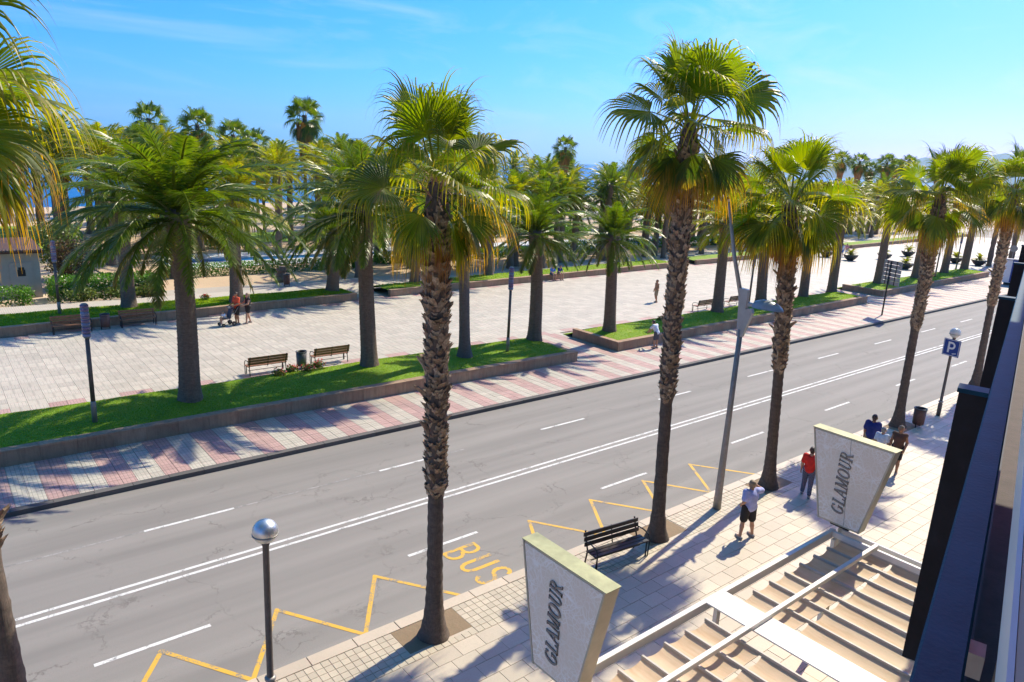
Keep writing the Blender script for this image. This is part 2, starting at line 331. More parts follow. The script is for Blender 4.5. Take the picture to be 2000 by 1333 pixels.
# ================================================================== SETTING
S = .14
def shore(x): return 125 + .28 * x
g = MB(); xs = [-14000, -600, -100, 0, 60, 140, 300, 900, 14000]
rows = []
for x in xs:
    q = shore(max(-100, min(900, x))); rows.append([(x, -14000, -.06), (x, -60, -.06), (x, 40, -.06), (x, q - 14, -.06), (x, q + 1, -.42), (x, q + 60, -3), (x, 14000, -3)])
n = len(rows[0]); g.add([p for r in rows for p in r], [(i * n + j, (i + 1) * n + j, (i + 1) * n + j + 1, i * n + j + 1) for i in range(len(xs) - 1) for j in range(n - 1)])
struct('ground', g, 'beach_sand')
g = MB(); rows = []
for x in xs:
    q = shore(max(-100, min(900, x))); rows.append([(x, q - 6, -.30), (x, q + 300, -.30), (x, 14000, -.30)])
g.add([p for r in rows for p in r], [(i * 3 + j, (i + 1) * 3 + j, (i + 1) * 3 + j + 1, i * 3 + j + 1) for i in range(len(xs) - 1) for j in range(2)])
struct('sea', g, 'sea_water')
# far hills across the bay
g = MB(); hx = []
for i in range(61):
    a = R(-6 + i * .75); d = 12000 + 900 * math.sin(i * .7); e = i / 60
    hh = 330 + 210 * math.exp(-((i - 31) / 7) ** 2) + 120 * math.exp(-((i - 18) / 8) ** 2) + 26 * math.sin(i * 1.9) + 18 * math.sin(i * 4.3)
    hh *= .78 * min(1, (60 - i) / 14) ** .8
    hx.append([(math.cos(a) * (d - 1500), math.sin(a) * (d - 1500), -3), (math.cos(a) * (d - 500), math.sin(a) * (d - 500), hh * .6 * (1 + .12 * math.sin(i * 2.7))), (math.cos(a) * d, math.sin(a) * d, hh), (math.cos(a) * (d + 1200), math.sin(a) * (d + 1200), -3)])
g.add([p for r in hx for p in r], [(i * 4 + j, (i + 1) * 4 + j, (i + 1) * 4 + j + 1, i * 4 + j + 1) for i in range(60) for j in range(3)])
struct('hills', g, 'hill_rock', True)

# road and markings
K0, K1 = 11.87, 21.75
def strip(mb, x0, y0, x1, y1, w, z=.004):
    d = Vector((x1 - x0, y1 - y0)).normalized(); nn = Vector((-d.y, d.x)) * w / 2
    return sheet(mb, [(x0 - nn.x, y0 - nn.y), (x1 - nn.x, y1 - nn.y), (x1 + nn.x, y1 + nn.y), (x0 + nn.x, y0 + nn.y)], z)
road = struct('road', sheet(MB(), [(-30, K0), (300, K0), (300, K1), (-30, K1)], 0), 'asphalt')
def mark(name, mb, mat): return part(name, mb, mat, road)
for yy in (16.36, 16.62): mark('centre_line', strip(MB(), -20, yy, 290, yy, .095), 'road_paint_white')
for k in range(-1, 40):
    mark('lane_dash', strip(MB(), 1.65 + k * 7.1, 14.15, 3.85 + k * 7.1, 14.15, .10), 'road_paint_white')
    if seen(4 + k * 7, 19.1): mark('lane_dash', strip(MB(), 3.66 + k * 6.98, 19.06, 6.0 + k * 6.98, 19.06, .10), 'road_paint_white')
mark('lane_line_worn', strip(MB(), -10, 19.07, 14, 19.07, .07, .003), 'road_paint_faded')
def zig(pts):
    for a, b in zip(pts[:-1], pts[1:]):
        d = Vector((b[0] - a[0], b[1] - a[1])).normalized() * .05
        mark('bus_bay_zigzag', strip(MB(), a[0] - d.x, a[1] - d.y, b[0] + d.x, b[1] + d.y, .10, .004 + .001 * (pts.index(a) % 2)), 'road_paint_yellow')
zig([(1.55, 12.0), (2.8, 13.86), (3.98, 12.0), (5.19, 13.86), (6.38, 11.98), (7.61, 13.82), (8.9, 11.95)])
zig([(11.45, 12.0), (12.56, 13.82), (13.8, 12.0), (15.0, 13.78), (16.25, 12.0), (17.47, 13.80), (18.68, 12.0), (19.92, 13.78), (21.2, 12.0)])
# lettering strokes: letters drawn in (u right, v up) units, thick polylines
def poly_strokes(mb, strokes, tf, th=0):
    """strokes: list of (pts, widths); tf(u, v, h) -> world point"""
    for pts, wd in strokes:
        wd = wd if hasattr(wd, '__len__') else [wd] * len(pts); top = []; bot = []
        for i, p in enumerate(pts):
            a = Vector(pts[max(0, i - 1)]); b = Vector(pts[min(len(pts) - 1, i + 1)]); d = (b - a).normalized(); nn = Vector((-d.y, d.x)) * wd[i] / 2
            top.append((p[0] + nn.x, p[1] + nn.y)); bot.append((p[0] - nn.x, p[1] - nn.y))
        k = len(pts); vs = [tf(u, v_, th) for u, v_ in top] + [tf(u, v_, th) for u, v_ in bot]; fs = [(k + i, k + i + 1, i + 1, i) for i in range(k - 1)]
        if th:
            vs += [tf(u, v_, 0) for u, v_ in top] + [tf(u, v_, 0) for u, v_ in bot]
            fs += [(i, i + 1, 2 * k + i + 1, 2 * k + i) for i in range(k - 1)] + [(k + i + 1, k + i, 3 * k + i, 3 * k + i + 1) for i in range(k - 1)] + [(0, 2 * k, 3 * k, k), (k - 1, 2 * k - 1, 4 * k - 1, 3 * k - 1)]
        mb.add(vs, fs)
    return mb
def arc(cx, cy, rx, ry, a0, a1, n=14): return [(cx + rx * math.cos(R(a0 + (a1 - a0) * i / n)), cy + ry * math.sin(R(a0 + (a1 - a0) * i / n))) for i in range(n + 1)]
w = .105
BUSL = [('B', [([(.06, 0), (.06, 1.0)], w), ([(.05, .95), (.2, .95)] + arc(.22, .74, .14, .21, 90, -90, 8) + [(.05, .53)], w * .9), ([(.2, .47)] + arc(.22, .26, .17, .21, 90, -90, 8) + [(.05, .05)], w * .9)], 13.78),
        ('U', [([(.06, 1.0), (.06, .28)] + arc(.22, .28, .16, .23, 180, 360, 8) + [(.38, 1.0)], w)], 13.10),
        ('S', [(arc(.22, .74, .16, .21, 20, 270, 10) + arc(.22, .28, .16, .23, 90, -160, 10), w)], 12.46)]
for ch, st, y0 in BUSL:
    for q in st: mark('bus_letter', poly_strokes(MB(), [q], lambda u, v_, h, y0=y0: (9.5 + v_ * 1.06, y0 - u * 1.12, .004 + st.index(q) * .0015)), 'road_paint_yellow')

# near pavement: kerb, small tiles, tree pits, stone slabs
pave = struct('pavement', MB().box(-12, -14, -.05, 300, K0 - .31, S - .012), 'slab_stone')
kerb = struct('kerb', MB().box(-12, K0 - .30, -.05, 300, K0 - .02, S - .02), 'kerb_stone')
tiles(kerb, 'kerb_stone', [(x, K0 - .305, x + .99, K0, 'slab_stone') for x in np.arange(-4, 110, 1.0)], S + .004, None, .16, 90)
PITS = [(.25, 11.2), (7.55, 11.18), (15.0, 11.08), (20.65, 11.1), (30.6, 11.2), (40.5, 11.4)]
def in_pit(x, y, r=.0): return any(abs(x - a) < .82 + r and y > 10.74 - r for a, b in PITS)
T = .175
tiles(pave, 'small_paving_tile', [(x, y, x + T, y + T, 'small_tile') for x in np.arange(2, 70, T) for y in np.arange(10.51, 11.54, T) if not in_pit(x + T / 2, y + T / 2, -.02)], S, None, .05, 300)
for a, b in PITS:
    o = part('tree_pit', MB().box(a - .80, 10.76, S - .06, a + .80, 11.56, S - .006), 'soil', pave)
slab = []
for j, y in enumerate(np.arange(1.7, 10.45, .4)):
    for x in np.arange(-2 + (j % 2) * .3, 75, .6): slab.append((x, 10.5 - (j + 1) * .4, x + .6, 10.5 - j * .4, 'slab_stone'))
tiles(pave, 'paving_slab', slab, S, None, .05, 300, .003)

# far side: kerb, striped pavement, planted beds, plaza
far = struct('promenade_pavement', MB().box(-25, K1 + .2, -.05, 300, 30.2, S - .05), 'gravel_path')
kf = struct('kerb_far', MB().box(-25, K1 + .02, -.05, 300, K1 + .2, S - .02), 'kerb_dark')
tiles(kf, 'kerb_stone', [(x, K1, x + 1.0, K1 + .235, 'kerb_dark') for x in np.arange(-6, 150, 1.0)], S + .004, None, .17, 120)
BEDS = [(-20, 25.4, 25.08, 25.08, 30.2), (28.8, 59.7, 25.4, 26.2, 29.9), (64.2, 92.2, 26.9, 27.7, 31.4)]     # x0,x1,front y at x0,x1, back y
def in_bed(x, y): return any(a - .1 < x < b + .1 and y > min(f0, f1) + .45 for a, b, f0, f1, bk in BEDS)
tl = []
for x in np.arange(1.9 - .76 * 6, 150, .38):
    for y in np.arange(K1 + .25, 30.1, .38):
        if in_bed(x + .2, y + .2): continue
        k = math.floor((x + .01 - 1.9) / .76); tl.append((x, y, x + .38, y + .38, 'pink_tile' if k % 2 == 0 else 'cream_tile'))
tiles(far, 'ribbed_tile', tl, S, None, .05, 300)
def wallF(x): return 42.3 + .065 * x
plaza = struct('plaza', sheet(MB(), [(-30, 30.15), (300, 30.15), (300, 72), (-30, 40.3)], S - .052), 'gravel_path')
tl = []
for i, x in enumerate(np.arange(-3, 160, .6)):
    for j, y in enumerate(np.arange(30.2, 54, .6)):
        if (y + .3 > wallF(x) + (4.6 if any(a < x + .3 < b for a, b in ((22.6, 25.3), (60, 64), (100, 104))) else 0)) or any(a < x + .3 < b and y + .3 < bk for a, b, f0, f1, bk in BEDS): continue
        pk = wallF(x) < y + .9 < wallF(x) + 1.2 or y < 30.7
        tl.append((x, y, x + .6, y + .6, 'pink_tile' if pk and (i // 2) % 2 else ('plaza_tile' if (i + j) % 2 else 'plaza_tile_cross')))
tiles(plaza, 'plaza_tile', tl, S, None, .05, 300, .0035)

def lawn(name, x0, x1, yf, yb, zf=.60, crown=.12, zb=.13, nx=60):
    mb = MB(); ny = 14; vs = []
    for i in range(nx + 1):
        x = x0 + (x1 - x0) * i / nx
        for j in range(ny + 1):
            t = j / ny; e = min(1, min(x - x0, x1 - x) / 1.2)
            z = zf + crown * math.sin(math.pi * min(1, t * 1.1)) * e + .02 * math.sin(x * 1.3) * math.sin(math.pi * t)
            if zb is not None and t > .62: q = (t - .62) / .38; q = q * q * (3 - 2 * q); z = z * (1 - q) + zb * q
            vs.append((x, yf(x) + (yb(x) - yf(x)) * t, z))
    mb.add(vs, [(i * (ny + 1) + j, (i + 1) * (ny + 1) + j, (i + 1) * (ny + 1) + j + 1, i * (ny + 1) + j + 1) for i in range(nx) for j in range(ny)])
    o = struct(name, mb, 'lawn_grass', True); return vs, nx, ny
GR = MB()
def blades(vs, nx, ny, dens, hgt=.05, wd=.012):
    v = np.array(vs).reshape(nx + 1, ny + 1, 3)
    area = (abs(v[-1, 0, 0] - v[0, 0, 0])) * abs(v[0, -1, 1] - v[0, 0, 1]); N = int(area * dens); rg = np.random.RandomState(3)
    a = rg.rand(N) * (nx - .001); b = rg.rand(N) * (ny - .001); i = a.astype(int); j = b.astype(int); fa = (a - i)[:, None]; fb = (b - j)[:, None]
    p = (v[i, j] * (1 - fa) + v[i + 1, j] * fa) * (1 - fb) + (v[i, j + 1] * (1 - fa) + v[i + 1, j + 1] * fa) * fb
    th = rg.rand(N) * 6.283; h = hgt * (.6 + .8 * rg.rand(N)); ln = rg.randn(N, 2) * .02
    for k in range(N):
        c, s_ = math.cos(th[k]) * wd, math.sin(th[k]) * wd; q = p[k]; u = rnd.random()
        GR.add([(q[0] - c, q[1] - s_, q[2] - .005), (q[0] + c, q[1] + s_, q[2] - .005), (q[0] + ln[k, 0], q[1] + ln[k, 1], q[2] + h[k])], [(0, 1, 2)], [(u, 0), (u, 0), (u, 1)])
def planter_wall(name, label, pts, z0=S - .04, z1=.66, th=.30, bl=1.0):
    w_ = thing(name, label, 'wall', (pts[0][0], pts[0][1], 0))
    for (ax, ay), (bx, by) in zip(pts[:-1], pts[1:]):
        d = Vector((bx - ax, by - ay)); Ln = d.length; d.normalize(); nb = max(1, round(Ln / bl)); me = None; L0 = Ln / nb
        ang = math.atan2(d.y, d.x)
        for i in range(nb):
            x = ax + d.x * L0 * i; y = ay + d.y * L0 * i
            if me is None: me = MB().box(.003, 0, z0, L0 - .003, th, z1 - .07, .004).mesh('wall_block', 'planter_stone'); mc = MB().box(.002, -.02, z1 - .07, L0 - .002, th + .02, z1, .008).mesh('coping_stone', 'planter_stone')
            if not (seen(x, y, .5, 300)): continue
            obj('wall_block', me, w_, (x - pts[0][0], y - pts[0][1] + rnd.uniform(-.004, .004), 0), (0, 0, ang)); obj('coping_stone', mc, w_, (x - pts[0][0], y - pts[0][1], rnd.uniform(-.003, .003)), (0, 0, ang))
    return w_
for k, (x0, x1, f0, f1, bk) in enumerate(BEDS):
    lim = max(x0, -6)
    yf = lambda x, x0=x0, x1=x1, f0=f0, f1=f1: f0 + (f1 - f0) * (x - x0) / (x1 - x0) + .26
    ge = lawn('lawn', lim, x1 - .2 if k != 1 else x1 - .25, yf, lambda x, bk=bk: bk - .02)
    blades(*ge, [800, 380, 110][k], [.030, .035, .05][k], [.011, .016, .026][k])
planter_wall('planter_wall', 'long low brown stone wall along the nearest lawn strip at left', [(-6, 25.08), (25.4, 25.08)])
planter_wall('planter_wall', 'low stone wall turning a corner at the middle lawn strip', [(28.8, 29.0), (28.8, 25.4), (59.7, 26.2)][:2]).name
planter_wall('planter_wall', 'low stone wall along the road side of the middle lawn strip', [(28.82, 25.42), (59.7, 26.2)])
planter_wall('planter_wall', 'low stone wall at the far lawn strip near the direction sign', [(64.2, 30.6), (64.2, 26.9)])
planter_wall('planter_wall', 'low stone wall on the road side of the farthest lawn strip', [(64.22, 26.92), (92.2, 27.7)])
# end face of first bed
planter_wall('planter_wall', 'short end of the low stone wall beside the path gap', [(25.4, 25.4), (25.4, 27.4)], z1=.62)
FB = [(-6, 22.6), (25.3, 60), (64, 100), (104, 160)]
for k, (x0, x1) in enumerate(FB):
    ge = lawn('lawn', x0, x1, lambda x: wallF(x) + .25, lambda x: wallF(x) + 4.9 - .06 * x if x < 30 else wallF(x) + 3.6, .55, .08, .20)
    if k < 2: blades(*ge, [300, 120][k], .07, .022)
    planter_wall('planter_wall', ['stone wall behind the two plaza benches at the left', 'stone wall across the plaza behind the middle palms', 'stone wall across the plaza at the right', 'most distant stone wall across the plaza'][k], [(x0, wallF(x0)), (x1, wallF(x1))], z1=.62, bl=1.4)
gr = part('grass', GR, 'grass_blade', None); gr['kind'] = 'stuff'
# behind the plaza: walk, sand, pool terrace, lawns
struct('promenade_walk', sheet(MB(), [(-30, 45.5), (30, 47.2), (200, 60), (200, 63.5), (30, 49.9), (-30, 50.2)], -.02 + .16), 'cream_tile')
struct('sandy_path', sheet(MB(), [(11, 50.1), (30, 50.1), (120, 57.5), (140, 84), (9, 84)], .03), 'sand')
struct('grey_path', sheet(MB(), [(11, 50.3), (30, 50.2), (120, 57.6), (120, 59.2), (30, 52.4), (11, 52.4)], .05), 'gravel_path')
struct('pool_terrace', MB().box(15.5, 60.9, -.05, 130, 63.8, .12).box(15.5, 65.2, -.05, 130, 68.2, .2), 'pool_white')
struct('pool_water', sheet(MB(), [(15.5, 63.75), (130, 63.75), (130, 65.25), (15.5, 65.25)], .06), 'sea_water')
struct('lawn_back', sheet(MB(), [(-20, 74), (8.5, 74), (13, 84), (14, 96), (-20, 96)], .04), 'lawn_grass')
struct('lawn_back', sheet(MB(), [(26, 76), (80, 78), (84, 88), (28, 85)], .06), 'lawn_grass')
struct('beach_walk', sheet(MB(), [(-30, 100), (200, 112), (200, 117), (-30, 105)], .0), 'cream_tile')

# ================================================================== PALMS
def nrm(v): return v / (np.linalg.norm(v) + 1e-9)
def fan_leaf_mb(mb, pitch, seed, Lp=1.0, R0=.98, droop=1.0, nseg=38, steps=10, spread=118, az=0.0, org=(0, 0, 0), sc_=1.0):
    rg = np.random.RandomState(seed); Z = np.array([0, 0, 1.])
    ca, sa = math.cos(az), math.sin(az)
    def out(p): return (org[0] + sc_ * (p[0] * ca - p[1] * sa), org[1] + sc_ * (p[0] * sa + p[1] * ca), org[2] + sc_ * p[2])
    # petiole
    p = np.zeros(3); th = R(pitch); pts = [p.copy()]; N = 7
    for i in range(N):
        th -= R(14 + max(0, 40 - abs(pitch)) * .35) / N * droop; p = p + np.array([math.cos(th), 0, math.sin(th)]) * Lp / N; pts.append(p.copy())
    rad = [.026 - .014 * i / N for i in range(N + 1)]; vs = []; side = np.array([0, 1., 0])
    for q, r in zip(pts, rad):
        for a in (0, 2.1, 4.2): vs.append(out(q + side * math.sin(a) * r * 1.5 + Z * math.cos(a) * r))
    mb.add(vs, [(i * 3 + k, i * 3 + (k + 1) % 3, i * 3 + 3 + (k + 1) % 3, i * 3 + 3 + k) for i in range(N) for k in range(3)], [(.5, .02)] * len(vs))
    d0 = np.array([math.cos(th), 0, math.sin(th)]); nrm0 = np.array([-math.sin(th), 0, math.cos(th)])
    twist = rg.uniform(-.8, .8); s0 = nrm(side * math.cos(twist) + nrm0 * math.sin(twist)); n0 = nrm(np.cross(d0, s0)); n0 = n0 if n0[2] > 0 else -n0
    dphi = 2 * R(spread) / nseg; fold = rg.uniform(.12, .38)
    for k in range(nseg):
        ph = -R(spread) + dphi * (k + .5); ab = abs(math.sin(ph / 2))
        dr = nrm(d0 * math.cos(ph) + s0 * math.sin(ph) + n0 * (fold * abs(math.sin(ph)) - .10))
        Rk = R0 * (1.0 - .22 * (abs(ph) / R(spread)) ** 2) * rg.uniform(.92, 1.06); u = rg.rand()
        split = .52 - .06 * (abs(ph) / R(spread)); q = pts[-1].copy(); ring = []; L1 = Rk * rg.uniform(1.30, 1.62)
        lat = nrm(np.cross(n0, dr)); wob = rg.uniform(-.12, .12); rg_t = rg.uniform(.55, 1.0)
        for i in range(steps + 1):
            t = i / steps; r = t * L1
            wd = min(r, split * L1) * dphi * .5 * 1.02
            if t > split: wd *= max(0.07, 1 - ((t - split) / (1 - split)) ** .55 * .93)
            up = n0 * wd * .55
            ring.append((q - lat * wd, q + up, q + lat * wd, t))
            g_ = (droop * (.045 if pitch > -5 else .085) + (rg_t * (.8 + .2 * min(1, droop)) * min(1, (t - split * .85) / .15) if t > split * .85 else 0)) * (8 / steps)
            dr = nrm(dr - Z * g_ + lat * wob * (t > .5) * .12); q = q + dr * L1 / steps
        vs = []; uv = []
        for a, b, c, t in ring: vs += [out(a), out(b), out(c)]; uv += [(u, t)] * 3
        fs = []
        for i in range(steps):
            o = i * 3; fs += [(o, o + 3, o + 4, o + 1), (o + 1, o + 4, o + 5, o + 2)]
        mb.add(vs, fs, uv)
    return mb
def date_frond_mb(mb, pitch, seed, Ln=3.3, npair=74, bend=75, ll=.54, lw=.0145, az=0.0, org=(0, 0, 0), sc_=1.0, seg=2):
    rg = np.random.RandomState(seed); ca, sa = math.cos(az), math.sin(az); Z = np.array([0, 0, 1.])
    def out(p): return (org[0] + sc_ * (p[0] * ca - p[1] * sa), org[1] + sc_ * (p[0] * sa + p[1] * ca), org[2] + sc_ * p[2])
    N = 16; p = np.zeros(3); th = R(pitch); pts = [p.copy()]; dirs = []; side = rg.uniform(-.10, .10); yaw = 0
    for i in range(N):
        t = (i + .5) / N; th -= R(bend) / N * (.35 + 1.3 * t); yaw += side / N * 2 * t
        th = max(th, R(-88)); d = np.array([math.cos(th) * math.cos(yaw), math.cos(th) * math.sin(yaw), math.sin(th)]); dirs.append(d); p = p + d * Ln / N; pts.append(p.copy())
    dirs.append(dirs[-1]); vs = []
    for i, q in enumerate(pts):
        r = .034 * (1 - i / N) ** .8 + .005; s_ = nrm(np.cross(Z, dirs[i]) + np.array([0, 1e-4, 0])); u_ = np.cross(dirs[i], s_)
        for a in (0, 2.1, 4.2): vs.append(out(q + s_ * math.sin(a) * r * 1.4 + u_ * math.cos(a) * r))
    mb.add(vs, [(i * 3 + k, i * 3 + (k + 1) % 3, i * 3 + 3 + (k + 1) % 3, i * 3 + 3 + k) for i in range(N) for k in range(3)], [(.6, .0)] * len(vs))
    for k in range(npair):
        t = .10 + .90 * (k + .5) / npair; f = t * N; i = min(N - 1, int(f)); q = pts[i] + (pts[i + 1] - pts[i]) * (f - i); d = dirs[i]
        s_ = nrm(np.cross(Z, d) + np.array([0, 1e-4, 0])); u_ = np.cross(d, s_)
        ln = ll * (math.sin(math.pi * min(1, .16 + t * .80)) ** .6) * rg.uniform(.85, 1.1) * (1.0 if t < .93 else .8)
        for sg in (-1, 1):
            fw_ = .75 + .5 * t; vup = rg.uniform(.0, .75) * (1 - .3 * t)
            dl = nrm(s_ * sg + d * fw_ + u_ * vup + rg.randn(3) * .10); pt = q.copy(); u = rg.rand(); ring = []; wl = nrm(np.cross(dl, u_) + u_ * .5 * sg)
            for j in range(seg + 1):
                tt = j / seg; ww = lw * (1.0 if j == 0 else (1.0 if j < seg else .12)); ring.append((pt - wl * ww, pt + wl * ww, tt)); dl = nrm(dl - Z * .22); pt = pt + dl * ln / seg
            vs = []; uv = []
            for a, b, tt in ring: vs += [out(a), out(b)]; uv += [(u, .15 + .85 * tt)] * 2
            mb.add(vs, [(j * 2, j * 2 + 2, j * 2 + 3, j * 2 + 1) for j in range(seg)], uv)
    return mb
# shared leaf meshes, one set per pitch class
FANC = [(82, 'fan_leaf_young', .55), (66, 'fan_leaf_young', .8), (46, 'fan_leaf', 1.0), (24, 'fan_leaf', 1.0), (2, 'fan_leaf', 1.05), (-22, 'fan_leaf', 1.1), (-46, 'fan_leaf_old', 1.1), (-70, 'fan_leaf_dead', .7)]
FAN = [[fan_leaf_mb(MB(), pc, 11 * i + v, Lp=[.85, 1.0, 1.05, 1.0, .9, .72, .55, .45][i], droop=[.25, .6, .9, 1.0, 1.15, 1.25, 1.4, 1.6][i], spread=[70, 105, 118, 118, 108, 84, 64, 50][i]).mesh('frond', 'fan_leaf_old' if (i == 5 and v) or (i == 4 and v == 2) else mt) for v in range(3)] for i, (pc, mt, _) in enumerate(FANC)]
DATC = [(84, 34, 'date_leaf'), (68, 62, 'date_leaf'), (52, 74, 'date_leaf'), (35, 74, 'date_leaf'), (17, 70, 'date_leaf'), (-3, 62, 'date_leaf'), (-26, 52, 'date_leaf_old')]
DAT = [[date_frond_mb(MB(), pc, 31 * i + v, bend=bd, Ln=[2.2, 2.9, 3.4, 3.65, 3.6, 3.3, 2.6][i]).mesh('frond', mt) for v in range(3)] for i, (pc, bd, mt) in enumerate(DATC)]
DATP = [[m_.copy() for m_ in row] for row in DAT]
for row in DATP:
    for m_ in row: m_.materials[0] = MATS['date_leaf_pale']
# husk left by an old leaf stalk
BOOT = []
for k in range(4):
    w0 = .078 + .014 * k; mb = MB(); h = .20 + .03 * (k % 3); tw = .012 * (k - 1.5)
    v_ = []
    for zz, ww, oo, tt in ((0, w0, .0, .03), (.5, w0 * .86, .05, .030), (.82, w0 * .70, .105, .022)):
        v_ += [(oo - .02, -ww, zz * h), (oo + tt, -ww * .45 + tw, zz * h - .012), (oo + tt, ww * .45 + tw, zz * h - .012), (oo - .02, ww, zz * h)]
    v_ += [(.15, -w0 * .62, h * 1.05), (.13, 0, h * .86), (.15, w0 * .62, h * 1.02)]
    f_ = []
    for r_ in range(2):
        for c_ in range(3): f_.append((r_ * 4 + c_, r_ * 4 + c_ + 1, r_ * 4 + c_ + 5, r_ * 4 + c_ + 4))
    f_ += [(8, 9, 12), (9, 13, 12), (9, 10, 13), (10, 14, 13), (10, 11, 14), (0, 3, 7, 4), (4, 7, 11, 8), (8, 12, 13), (8, 13, 11), (13, 14, 11)]
    BOOT.append(mb.add(v_, f_).mesh('leaf_base', 'leaf_base_husk'))

def axis_at(top, z, H, bow):
    t = z / H; return Vector((top[0] * t + bow[0] * math.sin(math.pi * t), top[1] * t + bow[1] * math.sin(math.pi * t), z))
def trunk_mb(top, H, rf, bow=(0, 0), n=28, rows=110, rough=.0, seed=0, scale_rings=0, dia=0):
    rg = np.random.RandomState(seed); mb = MB(); vs = []; ph = rg.rand(6) * 6.28
    for i in range(rows + 1):
        z = H * i / rows; c = axis_at(top, z, H, bow); r0 = rf(z)
        for k in range(n):
            a = 2 * math.pi * k / n; r = r0
            if dia:
                g_ = abs(math.sin(a * dia / 2 + z * scale_rings)) * abs(math.sin(a * dia / 2 - z * scale_rings)); r += rough * (g_ - .4)
            else: r += rough * (.5 * math.sin(z * scale_rings * 6.28 + ph[0] + .6 * math.sin(a * 2 + z)) + rg.uniform(-.5, .5))
            r *= 1 + .03 * math.sin(a * 3 + ph[1] + z * .5)
            vs.append((c.x + r * math.cos(a), c.y + r * math.sin(a), z))
    fs = [(i * n + k, i * n + (k + 1) % n, (i + 1) * n + (k + 1) % n, (i + 1) * n + k) for i in range(rows) for k in range(n)]
    fs += [tuple(range((rows) * n, (rows + 1) * n))]
    return mb.add(vs, fs)
def sm(a, b, x): t = max(0, min(1, (x - a) / (b - a))); return t * t * (3 - 2 * t)

def fan_palm(label, base, top, zb, seed, count=34, size=1.0, boots=298, rt=.15, group='fan palms along the road', dead=5, greytrunk=False):
    """base: ground point, top: heart of the crown (world), zb: height where old leaf bases begin"""
    rg = random.Random(seed); p = thing('fan_palm_tree', label, 'palm tree', base, 0, group)
    rel = (top[0] - base[0], top[1] - base[1]); H = top[2] - base[2]; bow = (rg.uniform(-.06, .06), rg.uniform(-.06, .06))
    rf = lambda z: rt + .16 * math.exp(-z / .38) + .03 * math.exp(-z / 2.0) + (.045 * sm(zb - .15, zb + .3, z) if boots else 0) + .03 * sm(zb, H, z) - .07 * sm(H - .5, H, z)
    part('trunk', trunk_mb(rel, H, rf, bow, 24, 120, .012, seed, 9), 'fan_bark_grey' if greytrunk else 'fan_bark', p, True)
    if boots:
        zt = H - .55
        for k in range(boots):
            f = (k + .5) / boots; z = zb + (zt - zb) * f; a = k * 2.39996 + rg.uniform(-.14, .14); c = axis_at(rel, z, H, bow); r = rf(z) - .045
            s_ = rg.uniform(.65, .95) * (1.0 + .15 * f)
            o = obj('leaf_base', BOOT[rg.randrange(4)], p, (c.x + r * math.cos(a), c.y + r * math.sin(a), z - .1), (rg.uniform(-.35, .35), rg.uniform(-.28, .16), a + rg.uniform(-.3, .3)), (s_ * .85, s_ * rg.uniform(.95, 1.35), s_ * rg.uniform(.85, 1.15)))
            if rg.random() < .03: o.scale = (s_ * 1.8, s_ * .5, s_ * 1.5)
    if boots:
        fld = MB(); src = BOOT[1]; bv = [v_.co.copy() for v_ in src.vertices]; bf = [tuple(q.vertices) for q in src.polygons]
        for k in range(340):
            f = (k + .5) / 340; z = zb - .1 + (zt - zb + .15) * f; a = k * 2.39996 + 1.3 + rg.uniform(-.2, .2); c = axis_at(rel, z, H, bow); r = rf(z) - .06
            mt_ = Matrix.Translation((c.x + r * math.cos(a), c.y + r * math.sin(a), z - .1)) @ Matrix.Rotation(a, 4, 'Z') @ Matrix.Rotation(rg.uniform(-.25, .05), 4, 'Y') @ Matrix.Rotation(rg.uniform(-.4, .4), 4, 'X') @ Matrix.Diagonal((.75, rg.uniform(.8, 1.2), rg.uniform(.7, 1.0), 1))
            fld.add([mt_ @ v_ for v_ in bv], bf)
        o = part('leaf_base_field', fld, 'leaf_base_husk', p); o['kind'] = 'stuff'
    # fibre around the heart
    c = axis_at(rel, H, H, bow); mb = MB()
    for k in range(70):
        a = rg.uniform(0, 6.28); z = rg.uniform(-.5, .12); r = .17 + .05 * rg.random(); q = Vector((c.x + r * math.cos(a), c.y + r * math.sin(a), H + z)); d = Vector((math.cos(a) * rg.uniform(.1, .5), math.sin(a) * rg.uniform(.1, .5), rg.uniform(-.3, .6))).normalized() * rg.uniform(.12, .3); w_ = Vector((-math.sin(a), math.cos(a), 0)) * .025
        mb.add([q - w_, q + w_, q + d + w_ * .3, q + d - w_ * .3], [(0, 1, 2, 3)])
    part('fibre', mb, 'fibre', p)
    for k in range(count):
        f = (k + .5) / count; pt = 90 - 138 * f ** 1.0 + rg.uniform(-13, 13)
        i = min(range(7), key=lambda j: abs(FANC[j][0] - pt)); a = k * 2.39996 + rg.uniform(-.25, .25) + seed; z = H + .05 - .45 * f
        cc = axis_at(rel, min(z, H), H, bow); s_ = size * rg.uniform(.80, 1.14)
        obj('frond', FAN[i][rg.randrange(3)], p, (cc.x + .08 * math.cos(a), cc.y + .08 * math.sin(a), z), (rg.uniform(-.25, .25), rg.uniform(-.15, .15), a), (s_, s_, s_))
    for k in range(dead):
        a = rg.uniform(0, 6.28); z = H - rg.uniform(.3, .65); cc = axis_at(rel, z, H, bow); s_ = size * rg.uniform(.65, 1.05)
        obj('dry_frond', FAN[7][rg.randrange(3)], p, (cc.x + .12 * math.cos(a), cc.y + .12 * math.sin(a), z), (0, 0, a), (s_, s_, s_))
    return p
